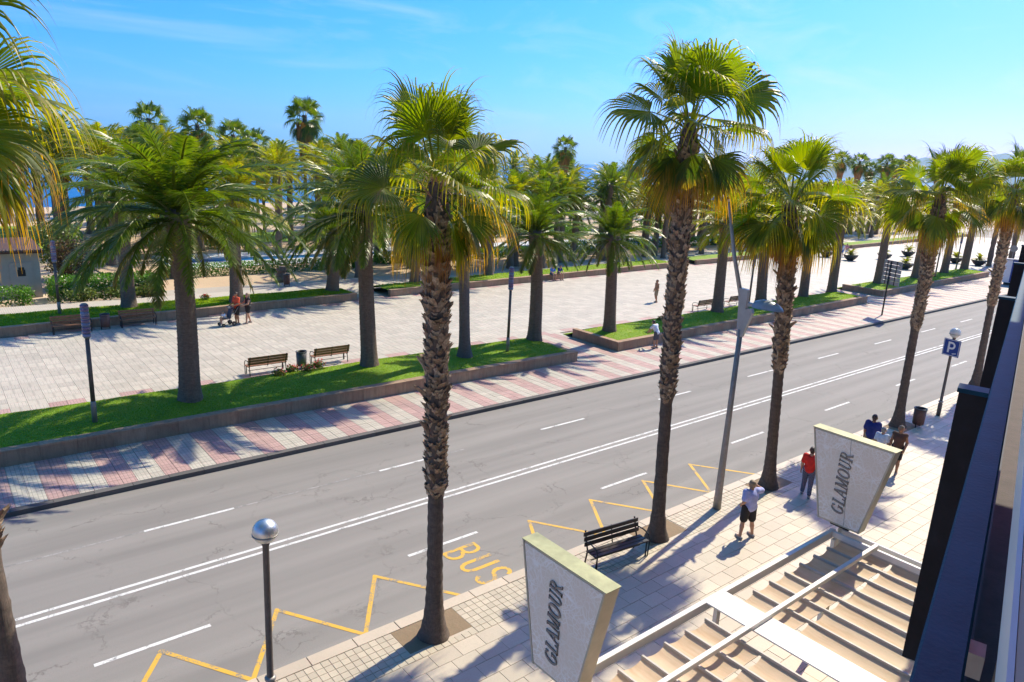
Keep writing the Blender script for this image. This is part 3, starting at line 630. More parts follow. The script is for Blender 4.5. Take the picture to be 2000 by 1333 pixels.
def date_palm(label, base, top, seed, size=1.0, count=62, rt=.34, group='date palms on the front lawn', pale=False, fruit=False):
    rg = random.Random(seed); p = thing('date_palm_tree', label, 'palm tree', base, 0, group)
    rel = (top[0] - base[0], top[1] - base[1]); H = top[2] - base[2]; bow = (rg.uniform(-.08, .08), rg.uniform(-.05, .05))
    rf = lambda z: rt + .12 * math.exp(-z / .35) - .04 * sm(0.5, H * .75, z) + .10 * sm(H - 1.7, H - .5, z) - .22 * sm(H - .25, H + .1, z)
    part('trunk', trunk_mb(rel, H, rf, bow, 36, 150, .055, seed, 13, 14), 'date_bark', p, True)
    for k in range(count):
        f = (k + .5) / count; pt = 88 - 112 * f ** .9 + rg.uniform(-8, 8); i = min(range(7), key=lambda j: abs(DATC[j][0] - pt))
        a = k * 2.39996 + rg.uniform(-.2, .2) + seed; z = H - .02 - .55 * f; s_ = size * rg.uniform(.88, 1.08); rr = .10 + .16 * f
        obj('frond', (DATP if pale else DAT)[i][rg.randrange(3)], p, (rel[0] + rr * math.cos(a), rel[1] + rr * math.sin(a), z), (rg.uniform(-.15, .15), 0, a), (s_, s_, s_))
    if fruit:
        mb = MB()
        for k in range(260):
            a = rg.gauss(fruit, .5); r = rg.uniform(.3, 1.15) * size; z = H - .3 - .55 * r + rg.uniform(-.25, .25); q = Vector((rel[0] + r * math.cos(a), rel[1] + r * math.sin(a), z)); d = Vector((rg.gauss(0, 1), rg.gauss(0, 1), rg.gauss(-.6, .7))).normalized() * .10
            w_ = d.orthogonal().normalized() * .022; mb.add([q - w_, q + w_, q + d], [(0, 1, 2)], [(rg.random(), .5)] * 3)
        part('fruit_bunch', mb, 'fruit_orange', p)
    return p

NEAR = [('fan palm at the left edge with only its hanging crown and lower trunk showing', (.40, 11.0, S), (.0, 11.0, 10.5), 4.4, 1, 30, 1.0, 4),
        ('tall fan palm between the globe lamp and the nearest light box sign', (7.47, 10.99, S), (7.26, 11.0, 9.55), 3.3, 2, 26, .88, 8),
        ('tallest fan palm, standing by the dark bench with its crown high in the sky', (14.73, 10.97, S), (14.22, 10.97, 11.05), 4.1, 3, 30, .98, 8),
        ('fan palm just right of the tall street lamp mast', (20.44, 11.06, S), (19.35, 11.06, 9.3), 4.1, 4, 30, 1.0, 10),
        ('fan palm beside the three people and the brown bin', (30.49, 11.28, S), (30.42, 11.28, 9.6), 4.2, 5, 30, 1.06, 11),
        ('fan palm at the right edge partly hidden by the black balcony fins', (40.4, 11.68, S), (39.95, 11.68, 9.9), 4.2, 6, 30, 1.06, 10)]
for lb, b, tp, zb, sd_, ct, sz, dd in NEAR:
    fan_palm(lb, b, tp, zb, sd_, ct, sz, dead=dd)
LAWN = [('thick date palm on the near lawn at left, right of the banded lamp column', (7.1, 27.03, .66), (7.03, 27.03, 7.8), 1.28, 88, .35, 0, 0),
        ('date palm on the near lawn right behind the red flowers and plaza benches', (14.98, 27.81, .66), (14.71, 27.8, 7.9), 1.25, 76, .34, 0, 0),
        ('date palm on the near lawn left of the wall gap, with orange fruit bunches', (25.05, 28.12, .6), (24.71, 28.1, 6.6), .90, 64, .33, 0, -.9),
        ('date palm at the middle lawn corner, left of the person leaning over', (30.24, 27.44, .66), (29.79, 27.4, 6.4), .85, 62, .32, 0, 0),
        ('date palm on the middle lawn just left of the tall street lamp mast', (41.44, 27.99, .66), (41.28, 28.0, 7.0), .92, 60, .34, 1, 2.5),
        ('date palm on the middle lawn directly behind the street lamp mast fork', (47.5, 28.46, .66), (46.87, 28.4, 7.2), .94, 58, .36, 0, 0),
        ('date palm on the middle lawn, first right of the mast palm', (53.77, 28.6, .5), (53.19, 28.6, 7.6), .94, 58, .34, 1, 0),
        ('date palm at the right tip of the middle lawn', (58.9, 28.9, .45), (58.8, 28.9, 7.7), .98, 60, .36, 1, 0),
        ('date palm at the left tip of the far lawn, left of the grey direction sign', (68.04, 29.2, .6), (67.97, 29.2, 7.8), .98, 58, .36, 1, 0),
        ('date palm on the far lawn right behind the grey direction sign', (76.34, 29.25, .6), (76.36, 29.2, 7.9), .98, 54, .36, 1, 0),
        ('date palm on the far lawn seen beside the bark of the right hand fan palm', (84.2, 29.5, .6), (84.3, 29.5, 8.3), .9, 50, .36, 1, 0),
        ('date palm at the far end of the far lawn', (91.2, 30.0, .5), (91.4, 30.0, 8.4), .9, 50, .38, 1, 0)]
for k, (lb, b, tp, sz, ct, rt, pale, fr) in enumerate(LAWN):
    date_palm(lb, b, tp, 20 + k, sz, ct, rt, 'date palms on the lawn strips', bool(pale), fr)
fan_palm('smooth grey fan palm trunk on the near lawn behind the tall roadside palm', (19.67, 27.0, .66), (19.3, 27.0, 8.3), 7, 51, 34, 1.05, 0, .24, 'fan palms on the lawn', 10, True)
FARR = [('date palm behind the left plaza bench, in front of the clipped hedge', (8.84, 45.19, .55), (8.89, 45.2, 6.9), 1.1, 64, .36, 0, 0),
        ('date palm right behind the couple with the pushchair', (14.64, 44.22, .55), (14.67, 44.2, 7.2), 1.1, 64, .36, 1, 0),
        ('low date palm with fronds near the lawn, right of the pushchair couple', (21.52, 45.4, .5), (21.77, 45.4, 4.7), 1.15, 74, .40, 0, 0),
        ('date palm across the plaza just left of the tall fan palm trunk', (28.8, 46.4, .5), (28.9, 46.4, 6.6), 1.05, 56, .34, 0, 0),
        ('date palm across the plaza behind the fruiting date palm', (36.2, 46.8, .5), (36.2, 46.8, 6.4), 1.0, 52, .34, 0, 0)]
for k, (lb, b, tp, sz, ct, rt, pale, fr) in enumerate(FARR):
    date_palm(lb, b, tp, 60 + k, sz, ct, rt, 'date palms across the plaza', bool(pale), fr)

# more distant palms: trunk and a crown each, crowns shared
def crown_date(seed, size=1.0, count=44):
    rg = random.Random(seed); mb = MB()
    for k in range(count):
        f = (k + .5) / count; pt = 88 - 118 * f ** .9 + rg.uniform(-6, 6); i = min(range(7), key=lambda j: abs(DATC[j][0] - pt))
        a = k * 2.39996 + rg.uniform(-.2, .2); date_frond_mb(mb, pt, seed * 7 + k, Ln=[2.4, 3.0, 3.3, 3.3, 3.1, 2.8, 2.4][i] * rg.uniform(.9, 1.08), npair=30, bend=DATC[i][1], lw=.036, az=a, org=(.2 * math.cos(a), .2 * math.sin(a), -.5 * f), seg=1)
    return mb
def crown_fan(seed, count=30):
    rg = random.Random(seed); mb = MB()
    for k in range(count):
        f = (k + .5) / count; pt = 86 - 150 * f ** .85 + rg.uniform(-7, 7); a = k * 2.39996 + rg.uniform(-.2, .2); i = min(range(7), key=lambda j: abs(FANC[j][0] - pt))
        fan_leaf_mb(mb, pt, seed * 9 + k, droop=[.25, .5, .6, .7, .9, 1.1, 1.3][i], nseg=20, steps=5, spread=[70, 105, 118, 118, 115, 100, 80][i], az=a, org=(.1 * math.cos(a), .1 * math.sin(a), -.7 * f), sc_=1.0)
    return mb
CD = [crown_date(s_).mesh('crown', mt) for s_, mt in ((1, 'date_leaf'), (2, 'date_leaf'), (3, 'date_leaf_pale'))]
CF = [crown_fan(s_).mesh('crown', mt) for s_, mt in ((4, 'fan_leaf'), (5, 'fan_leaf_old'))]
CFD = CF[0].copy(); CFD.materials[0] = MATS['date_leaf']
SK = MB()
for k in range(420):
    a = rnd.uniform(0, 6.28); z = -rnd.uniform(.5, 3.2); r = (.34 + .22 * math.exp(-((z + 1.0) / 1.1) ** 2)) * rnd.uniform(.75, 1.1); w_ = .07
    SK.add([(r * math.cos(a) - w_ * math.sin(a), r * math.sin(a) + w_ * math.cos(a), z), (r * math.cos(a) + w_ * math.sin(a), r * math.sin(a) - w_ * math.cos(a), z), (r * .9 * math.cos(a), r * .9 * math.sin(a), z - rnd.uniform(.5, .9))], [(0, 1, 2)], [(rnd.random(), .5)] * 3)
SKM = SK.mesh('dry_skirt', 'fan_leaf_dead')
TRK = {}
def bg_palm(kind, label, x, y, z, size=1.0, var=0, skirt=False, group='palms towards the beach'):
    p = thing('date_palm_tree' if kind == 'd' else 'fan_palm_tree', label, 'palm tree', (x, y, -.08), 0, group); h = z + .08
    rt = (.30 if kind == 'd' else .17) * size; mb = trunk_mb((0, 0), h, lambda q: rt + .1 * math.exp(-q / .4) + (.06 * sm(h - 1.5, h - .4, q)), (.1 * math.sin(x), 0), 10, 30, .05, int(abs(x)), 3)
    part('trunk', mb, 'date_bark' if kind == 'd' else 'fan_bark', p, True)
    me = CD[var] if kind == 'd' else [CF[0], CF[1], CFD][var]
    obj('crown', me, p, (0, 0, h), (0, 0, x * 1.7 + y), (size, size, size))
    if skirt: obj('dry_skirt', SKM, p, (0, 0, h), (0, 0, x), (size * 1.5, size * 1.5, size * 1.25))
BG = [('f', 'tall fan palm with a thick brown skirt rising above the others at left of centre', 34.7, 79.7, 13.6, 1.15, 2, True), ('d', 'date palm against the blue sea right of the tall skirted fan palm', 40.7, 83.0, 10.0, .95, 0, False),
      ('d', 'yellowish date palm left of the tall skirted fan palm', 26.1, 66.4, 8.3, 1.0, 2, False), ('d', 'dark date palm against the sky right of the tall orange-tipped fan palm', 51.3, 57.6, 8.6, 1.0, 0, False),
      ('d', 'bushy date palm clear between the fruiting palm and the tallest fan palm', 56.5, 52.9, 8.2, 1.0, 1, False), ('f', 'small dark fan palm poking into the sky between two date palms', 74.6, 79.4, 12.2, 1.0, 2, True),
      ('f', 'dark fan palm crown above the big left date palm, left one', 22.5, 96.2, 12.5, 1.15, 2, True), ('f', 'dark fan palm crown above the big left date palm, right one', 26.9, 92.5, 12.1, 1.2, 2, True),
      ('d', 'bushy date palm behind the hut hedge with fronds against the sky', 11.7, 65.1, 8.8, 1.15, 2, False), ('d', 'date palm seen between the left edge crown and the bushy one', 10.0, 74.5, 10.2, 1.05, 0, False),
      ('f', 'low dark fan palm crown just left of the yellowish date palm', 33.6, 100.1, 11.3, 1.2, 2, False), ('f', 'fan palm crown hidden low behind the yellowish date palm', 38, 104, 10.4, 1.2, 2, False),
      ('f', 'small far fan palm against the pale hills, first from the left', 166.3, 84.1, 14.1, 1.15, 2, True), ('f', 'small far fan palm against the pale hills, second from the left', 169.4, 81.4, 13.8, 1.2, 2, True),
      ('f', 'shorter far fan palm against the pale hills, third from the left', 172, 80.0, 12.4, 1.0, 2, True), ('f', 'small far fan palm against the pale hills, fourth from the left', 174.5, 77.6, 13.9, 1.2, 2, True), ('f', 'far fan palm just left of the right hand fan palm crown', 178.5, 74.4, 13.8, 1.25, 2, True)]
for a in BG: bg_palm(*a)
rb = random.Random(5)
# rows that read as many alike palms between the plaza and the beach
ALIKE = [('d', 45.5, 50.6, 6.6), ('d', 64.5, 51.5, 7.4), ('d', 73, 52.5, 7.2), ('d', 82, 53.2, 7.6), ('d', 92, 54, 7.8), ('d', 103, 55, 7.6), ('d', 115, 56.4, 8.0), ('d', 128, 57.5, 8.0),
         ('d', 104, 31.5, 8.4), ('d', 113, 31.8, 8.6), ('d', 122, 32.5, 8.6), ('d', 132, 33, 8.8), ('d', 143, 34, 8.8),
         ('d', 33, 60, 6.0), ('d', 46, 66, 6.6), ('d', 60, 64, 6.8), ('d', 75, 68, 7.0), ('d', 90, 70, 7.4), ('d', 108, 72, 7.6), ('d', 125, 76, 8.2), ('d', 19, 78, 7.8), ('d', 4, 70, 8.0), ('d', 15, 88, 9.0),
         ('f', 48, 92, 9.6), ('f', 58, 96, 9.8), ('f', 70, 92, 9.6), ('f', 90, 96, 10.4), ('f', 105, 92, 10.6), ('f', 120, 96, 11), ('d', 3, 88, 9.4), ('d', 8, 100, 9.4), ('f', 14, 108, 9.6), ('f', 20, 112, 9.4), ('d', 140, 62, 9.0), ('d', 155, 64, 9.6), ('f', 190, 82, 13.5), ('f', 185, 70, 13.2)]
for k in range(64):
    x = 33 + 112 * (k + rb.random()) / 64; y = rb.choice([48.8, 49.8, 53, 55.5, 58.5])
    ALIKE.append(('d', x, y + .075 * x, 5.6 + (y - 48) * .09 + rb.uniform(-.3, 1.3)))
for k in range(46):
    y = rb.choice([50.5, 54.5, 56, 70, 73, 78, 83, 90, 97]); x = 14 + 118 * (k + rb.random()) / 46
    ALIKE.append(('d', x, y + .08 * x, 6.0 + (y - 50) * .055 + rb.uniform(-.5, .9)))
for k in range(10): ALIKE.append(('d', -2 + k * 2.3, 62 + rb.uniform(0, 40), 7.4 + rb.uniform(0, 2)))
for k in range(34):
    x = 4 + 74 * (k + rb.random()) / 34; y = rb.uniform(76, 112) + .25 * x; ALIKE.append(('d' if k % 3 else 'f', x, y, 8.3 + rb.uniform(0, 1.6)))
ALIKE += [('d', 17.5, 66.5, 7.2), ('d', 20.5, 71.5, 7.8), ('d', 24.5, 70, 7.0), ('d', 29.5, 71.5, 7.9), ('d', 32.5, 69.5, 7.3), ('d', 36.5, 71, 8.0), ('d', 41, 70.5, 7.4), ('d', 27, 79, 8.6), ('d', 35, 77, 8.4), ('d', 44, 78, 8.6), ('d', 13, 71, 7.6), ('d', 50, 74, 8.2)]
for k, (kd, x, y, z) in enumerate(ALIKE):
    bg_palm(kd, 'date palm in the crowded belt between the plaza and the beach' if kd == 'd' else 'fan palm in the crowded belt near the beach', x, y, z, rb.uniform(.92, 1.2), rb.choice([0, 1, 2, 2]) if kd == 'd' else 2, kd == 'f', 'crowded palms near the beach' if kd == 'd' else 'crowded fan palms near the beach')

# ================================================================== STREET FURNITURE
def ball(r, n=20, m_=12, squash=1.0): return [(max(.001, r * math.sin(math.pi * i / m_)), -r * squash * math.cos(math.pi * i / m_)) for i in range(m_ + 1)]
def globe_lamp(label, x, y, h, mat, sign=False):
    p = thing('globe_lamp', label, 'street lamp', (x, y, S), 0, None)
    part('pole', MB().lathe([(.085, 0), (.085, .55), (.07, .58), (.06, .6), (.055, h - .28), (.07, h - .24), (.07, h - .2)], 14), 'pole_brown', p, True)
    part('collar', MB().lathe([(.062, .60), (.10, .62), (.10, .66), (.062, .68)], 14), 'pole_grey', p, True)
    b = part('globe', MB().lathe(ball(.215), 24), mat, p, True, loc=(0, 0, h))
    part('globe_seam', MB().lathe([(.214, -.06), (.222, -.055), (.222, -.04), (.214, -.035)], 24), 'pole_grey', b, True)
    return p
globe_lamp('mirrored steel globe lamp on a dark pole at the kerb in the foreground', 3.94, 10.95, 3.55, 'steel_mirror')
p = globe_lamp('lamp post with a pale globe carrying a blue parking sign', 33.57, 10.86, 3.72, 'globe_white')
sgn = part('parking_sign', MB().box(-.02, -.36, 2.72, .012, .36, 3.44, .004), 'blue_sign', p, loc=(-.08, 0, 0), rot=(0, 0, R(-14)))
part('sign_border', poly_strokes(MB(), [([(-.33, 2.75), (.33, 2.75)], .02), ([(.33, 2.75), (.33, 3.41)], .02), ([(.33, 3.41), (-.33, 3.41)], .02), ([(-.33, 3.41), (-.33, 2.75)], .02)], lambda u, v_, h_: (-.024, -u, v_)), 'white_sign', sgn)
part('letter', poly_strokes(MB(), [([(-.11, 2.86), (-.11, 3.33)], .085), ([(-.13, 3.29)] + [(.0, 3.29)] + arc(.02, 3.17, .115, .12, 90, -90, 8) + [(-.11, 3.05)], .08)], lambda u, v_, h_: (-.0265 - .001 * (u > -.07), -u, v_)), 'white_sign', sgn)
part('arrow_mark', poly_strokes(MB(), [([(.08, 2.83), (.25, 2.87)], .035)], lambda u, v_, h_: (-.0275, -u, v_)), 'white_sign', sgn)

# double street lamp mast
p = thing('street_lamp_mast', 'tall grey street lamp mast forking into a high arm and a low hooded lamp', 'street lamp', (17.66, 11.08, S))
part('pole', MB().tube([(0, 0, 0), (0, 0, .5), (0, 0, 3), (0, 0, 5.55)], [.125, .11, .085, .07], 14), 'pole_grey', p, True)
fk = MB().prism([(-.085, 5.35), (.085, 5.35), (.32, 6.08), (.28, 6.20), (.10, 6.16), (.10, 6.70), (-.20, 6.72), (-.13, 6.1)], -.06, .06)
fk.v = [(v_[2], -v_[0], v_[1]) for v_ in fk.v]
part('fork', fk, 'lamp_grey', p)
part('upper_arm', MB().tube([(0, .14, 6.5), (0, .52, 7.6), (0, .86, 8.85), (0, .92, 9.02)], [.065, .055, .045, .05], 12), 'lamp_grey', p, True)
def hood(n_, loc, rz, sc_):
    vs = MB(); rows = 9; nn = 14; v_ = []
    for i in range(rows + 1):
        t_ = i / rows; x_ = -.1 + .8 * t_; w_ = .24 * math.sin(math.pi * min(1, .18 + .82 * t_) ** .9) ** .6 + .01; hh = .20 * math.sin(math.pi * min(1, .2 + .8 * t_)) ** .7 + .02
        for k in range(nn + 1): a = math.pi * k / nn; v_.append((x_, w_ * math.cos(a), hh * math.sin(a)))
    fs = [(i * (nn + 1) + k, (i + 1) * (nn + 1) + k, (i + 1) * (nn + 1) + k + 1, i * (nn + 1) + k + 1) for i in range(rows) for k in range(nn)] + [tuple(i * (nn + 1) for i in range(rows + 1)) + tuple(i * (nn + 1) + nn for i in range(rows, -1, -1))]
    o = part(n_, vs.add(v_, fs), 'lamp_grey', p, True, loc=loc, rot=(0, 0, rz), scale=sc_)
    part('lens', MB().lathe([(.001, -.03), (.12, -.02), (.16, 0)], 14), 'globe_white', o, True, loc=(.3, 0, -.002), scale=(1.3, .9, 1))
    part('bracket', MB().box(-.32, -.05, -.02, -.05, .05, .07, .01), 'lamp_grey', o)
hood('lamp_head', (0, 1.05, 9.05), R(90), (.62, .85, .8)); hood('lamp_head', (0, -.48, 6.28), R(-90), (1.05, 1.1, 1.1))

def banded_lamp(label, x, y, z, h):
    p = thing('banded_lamp_column', label, 'street lamp', (x, y, z), 0, 'banded lamp columns on the lawns')
    part('foot', MB().lathe([(.085, -.03), (.085, .72), (.075, .75)], 14), 'pole_grey', p, True)
    part('pole', MB().lathe([(.072, .75), (.066, h - 1.15)], 14), 'pole_brown', p, True)
    part('core', MB().lathe([(.10, h - 1.16), (.10, h - .02), (.06, h)], 14), 'lamp_grey', p, True)
    n_ = 9
    for k in range(n_):
        z0 = h - 1.12 + k * 1.1 / n_; part('band', MB().lathe([(.118, z0), (.128, z0 + .015), (.128, z0 + .085), (.118, z0 + .098)], 16), 'band_purple' if k % 3 else 'band_blue', p, True)
banded_lamp('banded purple lamp column on the nearest lawn at far left', 3.84, 26.34, .66, 4.1)
banded_lamp('banded lamp column in front of the wooden hut', 5.33, 44.57, .55, 4.05)
banded_lamp('banded lamp column behind the tall fan palm, near the end of the first lawn', 22.1, 26.75, .66, 4.3)
banded_lamp('banded lamp column seen just right of the street lamp mast', 43.9, 27.2, .66, 4.3)
banded_lamp('banded lamp column on the far lawn behind the grey direction sign', 79.5, 28.6, .66, 4.2)
banded_lamp('banded lamp column at the tip of the far lawn beside two dark bowls', 89.4, 30.2, .55, 4.2)

def bench(label, x, y, rz, wood, group, z=S, arms=True):
    p = thing('bench', label, 'bench', (x, y, z), rz, group); Lh = .9
    for k in range(3): part('seat_slat', MB().box(-Lh, -.02 + k * .13, .40, Lh, .09 + k * .13, .435, .006), wood, p)
    for k in range(3): part('back_slat', MB().box(-Lh, -.105 - .03 * k, .50 + k * .125, Lh, -.075 - .03 * k, .605 + k * .125), wood, p, rot=(R(0), 0, 0))
    for s_ in (-.82, .82):
        part('leg', MB().tube([(s_, .34, 0), (s_, .34, .40), (s_, -.03, .385)], .022, 8), 'iron', p)
        part('back_frame', MB().tube([(s_, -.12, 0), (s_, -.05, .38), (s_, -.13, .62), (s_, -.20, .88)], .022, 8), 'iron', p)
        if arms: part('armrest', MB().tube([(s_ * 1.06, -.10, .64), (s_ * 1.06, .12, .66), (s_ * 1.06, .33, .62), (s_ * 1.06, .40, .5), (s_ * 1.06, .36, 0)], .018, 8), 'iron', p)
    part('stretcher', MB().tube([(-.82, .1, .2), (.82, .1, .2)], .014, 8), 'iron', p)
    part('centre_brace', MB().tube([(0, .3, .38), (0, -.06, .38), (0, -.17, .86)], .016, 8), 'iron', p)
bench('dark slatted bench at the kerb beside the nearest light box sign', 12.95, 10.95, R(173), 'bench_dark', 'benches')
bench('left one of two wooden plaza benches backing onto the near lawn', 11.35, 30.55, 0, 'bench_wood', 'wooden plaza benches')
bench('wooden plaza bench backing onto the near lawn, right of the small bin', 14.45, 30.65, 0, 'bench_wood', 'wooden plaza benches')
bench('wooden bench against the far plaza wall, behind the banded lamp column', 5.5, 42.25, R(180), 'bench_wood', 'wooden plaza benches')
bench('wooden bench against the far plaza wall, left of the thick date palm', 8.65, 42.35, R(180), 'bench_wood', 'wooden plaza benches')
bench('wooden bench behind the middle lawn, left of the palm trunk', 43.2, 30.3, 0, 'bench_wood', 'wooden plaza benches')
bench('wooden bench behind the middle lawn, right of the palm trunk', 47.0, 30.3, 0, 'bench_wood', 'wooden plaza benches')
def bin_(label, x, y, z, mat, h=.8):
    p = thing('litter_bin', label, 'litter bin', (x, y, z), 0, None)
    part('body', MB().lathe([(.19, .12), (.22, .16), (.24, h), (.22, h), (.2, h - .1), (.001, h - .12)], 18), mat, p, True)
    part('rim', MB().lathe([(.238, h - .03), (.255, h - .02), (.255, h + .02), (.238, h + .025), (.215, h + .02), (.215, h - .03)], 18), 'bin_grey', p, True)
    for s_ in (-.2, .2): part('leg', MB().box(s_ - .02, -.02, 0, s_ + .02, .02, .3), 'iron', p)
bin_('round dark bin between the two near plaza benches', 12.95, 30.55, S, 'bin_grey')
bin_('brown bin between the two benches at the far plaza wall', 7.05, 42.15, S, 'bin_brown'); bin_('brown bin on the roadside pavement next to a fan palm base', 31.15, 10.75, S, 'bin_brown'); bin_('brown bin beside the palm stump on the sandy path', 20.6, 51.0, .05, 'bin_brown', .85)
p = thing('palm_stump', 'rough brown palm stump on the sandy path behind the plaza', 'stump', (20.9, 52.8, .04)); part('stump', trunk_mb((.1, .1), 1.15, lambda z: .42 - .06 * z + .05 * math.sin(7 * z), (0, 0), 20, 20, .08, 3, 3), 'date_bark', p, True)
# direction sign: stacked panels on a post
p = thing('direction_sign', 'grey stacked direction sign panels on a dark post at the far kerb', 'sign', (55.27, 23.0, S), R(-22))
part('post', MB().tube([(0, 0, 0), (0, 0, 4.1)], .06, 10), 'iron', p, True)
for k in range(6): part('panel', MB().box(.07, -.95, 2.35 + k * .30, .11, .72, 2.62 + k * .30, .01), 'sign_grey', p)
for s_ in (-.5, .35): part('rail', MB().box(.05, s_ - .03, 2.33, .075, s_ + .03, 4.12), 'iron', p)
# bowls with small palms on the plaza
def bowl(label, x, y, sc_):
    p = thing('planter_bowl', label, 'planter', (x, y, S), 0, 'dark bowl planters on the plaza')
    part('bowl', MB().lathe([(.34, 0), (.36, .08), (.55, .2), (.82, .55), (.88, .72), (.8, .72), (.7, .62), (.001, .6)], 20), 'planter_pot', p, True)
    rg = random.Random(int(x * 10)); mb = MB()
    for k in range(26): date_frond_mb(mb, rg.uniform(-5, 85), k + int(x), Ln=rg.uniform(.8, 1.3), npair=16, bend=70, ll=.3, lw=.03, az=k * 2.4, org=(0, 0, .75 + rg.uniform(0, .3)), seg=1)
    part('plant', mb, 'date_leaf_pale', p, scale=(sc_, sc_, sc_))
for lb, x, y in [('dark bowl planter left of the far date palm trunk', 88.6, 44.9), ('dark bowl planter just right of the far date palm trunk', 88.4, 41.7), ('dark bowl planter in front of the grey direction sign', 95, 40.5), ('dark bowl planter close behind the direction sign at right', 87.5, 34.8), ('smaller dark bowl planter behind the direction sign bowl', 102.9, 40.9), ('dark bowl planter left of the last lamp column', 102.3, 34.8), ('dark bowl planter right of the last palm of the far lawn', 102.8, 32.3)]: bowl(lb, x, y, .85)
# ticket machine and far P sign by the crossing
p = thing('ticket_machine', 'tall blue and white parking ticket machine at the far crossing', 'ticket machine', (86.7, 24.2, S), R(20)); part('cabinet', MB().box(-.3, -.55, .25, .3, .55, 2.6, .04), 'white_sign', p); part('side_panel', MB().box(-.33, -.62, .3, -.305, .0, 2.7, .01), 'blue_sign', p); part('foot', MB().box(-.22, -.4, 0, .22, .4, .25), 'iron', p); part('roof', MB().box(-.4, -.65, 2.6, .4, .65, 2.68, .02), 'lamp_grey', p)
p = thing('parking_sign_post', 'small distant blue parking sign at the right edge', 'sign', (93, 24.0, S)); part('post', MB().tube([(0, 0, 0), (0, 0, 3.4)], .04, 8), 'pole_grey', p); q = part('plate', MB().box(-.05, -.4, 2.6, -.02, .4, 3.4, .01), 'blue_sign', p, rot=(0, 0, R(-20))); part('letter', poly_strokes(MB(), [([(-.11, 2.78), (-.11, 3.25)], .085), ([(-.13, 3.21), (0, 3.21)] + arc(.02, 3.09, .115, .12, 90, -90, 8) + [(-.11, 2.97)], .08)], lambda u, v_, h_: (-.055 - .002 * (u > -.07), -u, v_)), 'white_sign', q)
p = thing('round_sign_post', 'thin post with a round traffic sign seen from behind near the far lawn tip', 'sign', (92.6, 26.0, S)); part('post', MB().tube([(0, 0, 0), (0, 0, 3.5)], .035, 8), 'pole_grey', p); q = MB().lathe([(.001, -.02), (.36, -.015), (.36, .015), (.001, .02)], 20); part('disc', q, 'pole_grey', p, loc=(0, 0, 3.3), rot=(0, R(90), R(20)))

# ------------------------------------------------------------------ pergola with canvas between ribs
p = thing('pergola', 'white metal pergola with sagging beige canvas strips below the balcony', 'pergola', (0, 0, 0)); PZ = 2.9
part('front_beam', MB().box(6.1, 5.98, PZ - .16, 14.05, 6.07, PZ, .006), 'white_metal', p)
part('middle_beam', MB().box(6.1, 5.08, PZ + .005, 13.98, 5.16, PZ + .085, .006), 'white_metal', p)
part('end_beam', MB().box(13.92, 2.6, PZ - .12, 13.99, 5.975, PZ + .0, .006), 'white_metal', p); part('end_beam', MB().box(14.2, 2.6, PZ - .12, 14.25, 5.975, PZ - .02, .006), 'white_metal', p)
part('end_beam', MB().box(6.1, 1.2, PZ - .12, 6.17, 5.975, PZ, .006), 'white_metal', p)
part('cover_board', MB().box(9.60, 1.4, PZ - .02, 10.17, 5.975, PZ + .004, .004), 'white_metal', p)
ribx = [6.2 + .53 * k for k in range(7)] + [10.27 + .525 * k for k in range(8)]
for x in ribx: part('rib', MB().box(x - .022, 1.6 + .18 * x - .9, PZ - .17, x + .020, 5.82, PZ - .11, .004), 'rib_grey', p)
for a, b in zip(ribx[:-1], ribx[1:]):
    if b - a > .6: continue
    for y0, y1 in ((.4 + .2 * a, 4.745), (4.78, 5.80)):
        mb = MB(); v_ = []; nx, ny = 10, 12
        for i in range(nx + 1):
            for j in range(ny + 1):
                t_ = i / nx; u = j / ny; y = y0 + (y1 - y0) * u; sag = .055 * math.sin(math.pi * t_) * (1 + .12 * math.sin(y * 3 + a * 7)); end = .03 * math.sin(math.pi * t_) * (1 if u in (0, 1) else 0)
                v_.append((a + .018 + (b - a - .036) * t_, y + (-.03 if u == 1 else (.03 if u == 0 else 0)) * math.sin(math.pi * t_), PZ - .155 - sag + end))
        mb.add(v_, [(i * (ny + 1) + j, (i + 1) * (ny + 1) + j, (i + 1) * (ny + 1) + j + 1, i * (ny + 1) + j + 1) for i in range(nx) for j in range(ny)])
        part('canvas_strip', mb, 'awning_canvas', p, True)
for x in (6.14, 9.9, 13.95): part('post', MB().box(x - .05, 5.9, S - PZ * 0, x + .05, 5.975, PZ - .16, .004), 'white_metal', p)

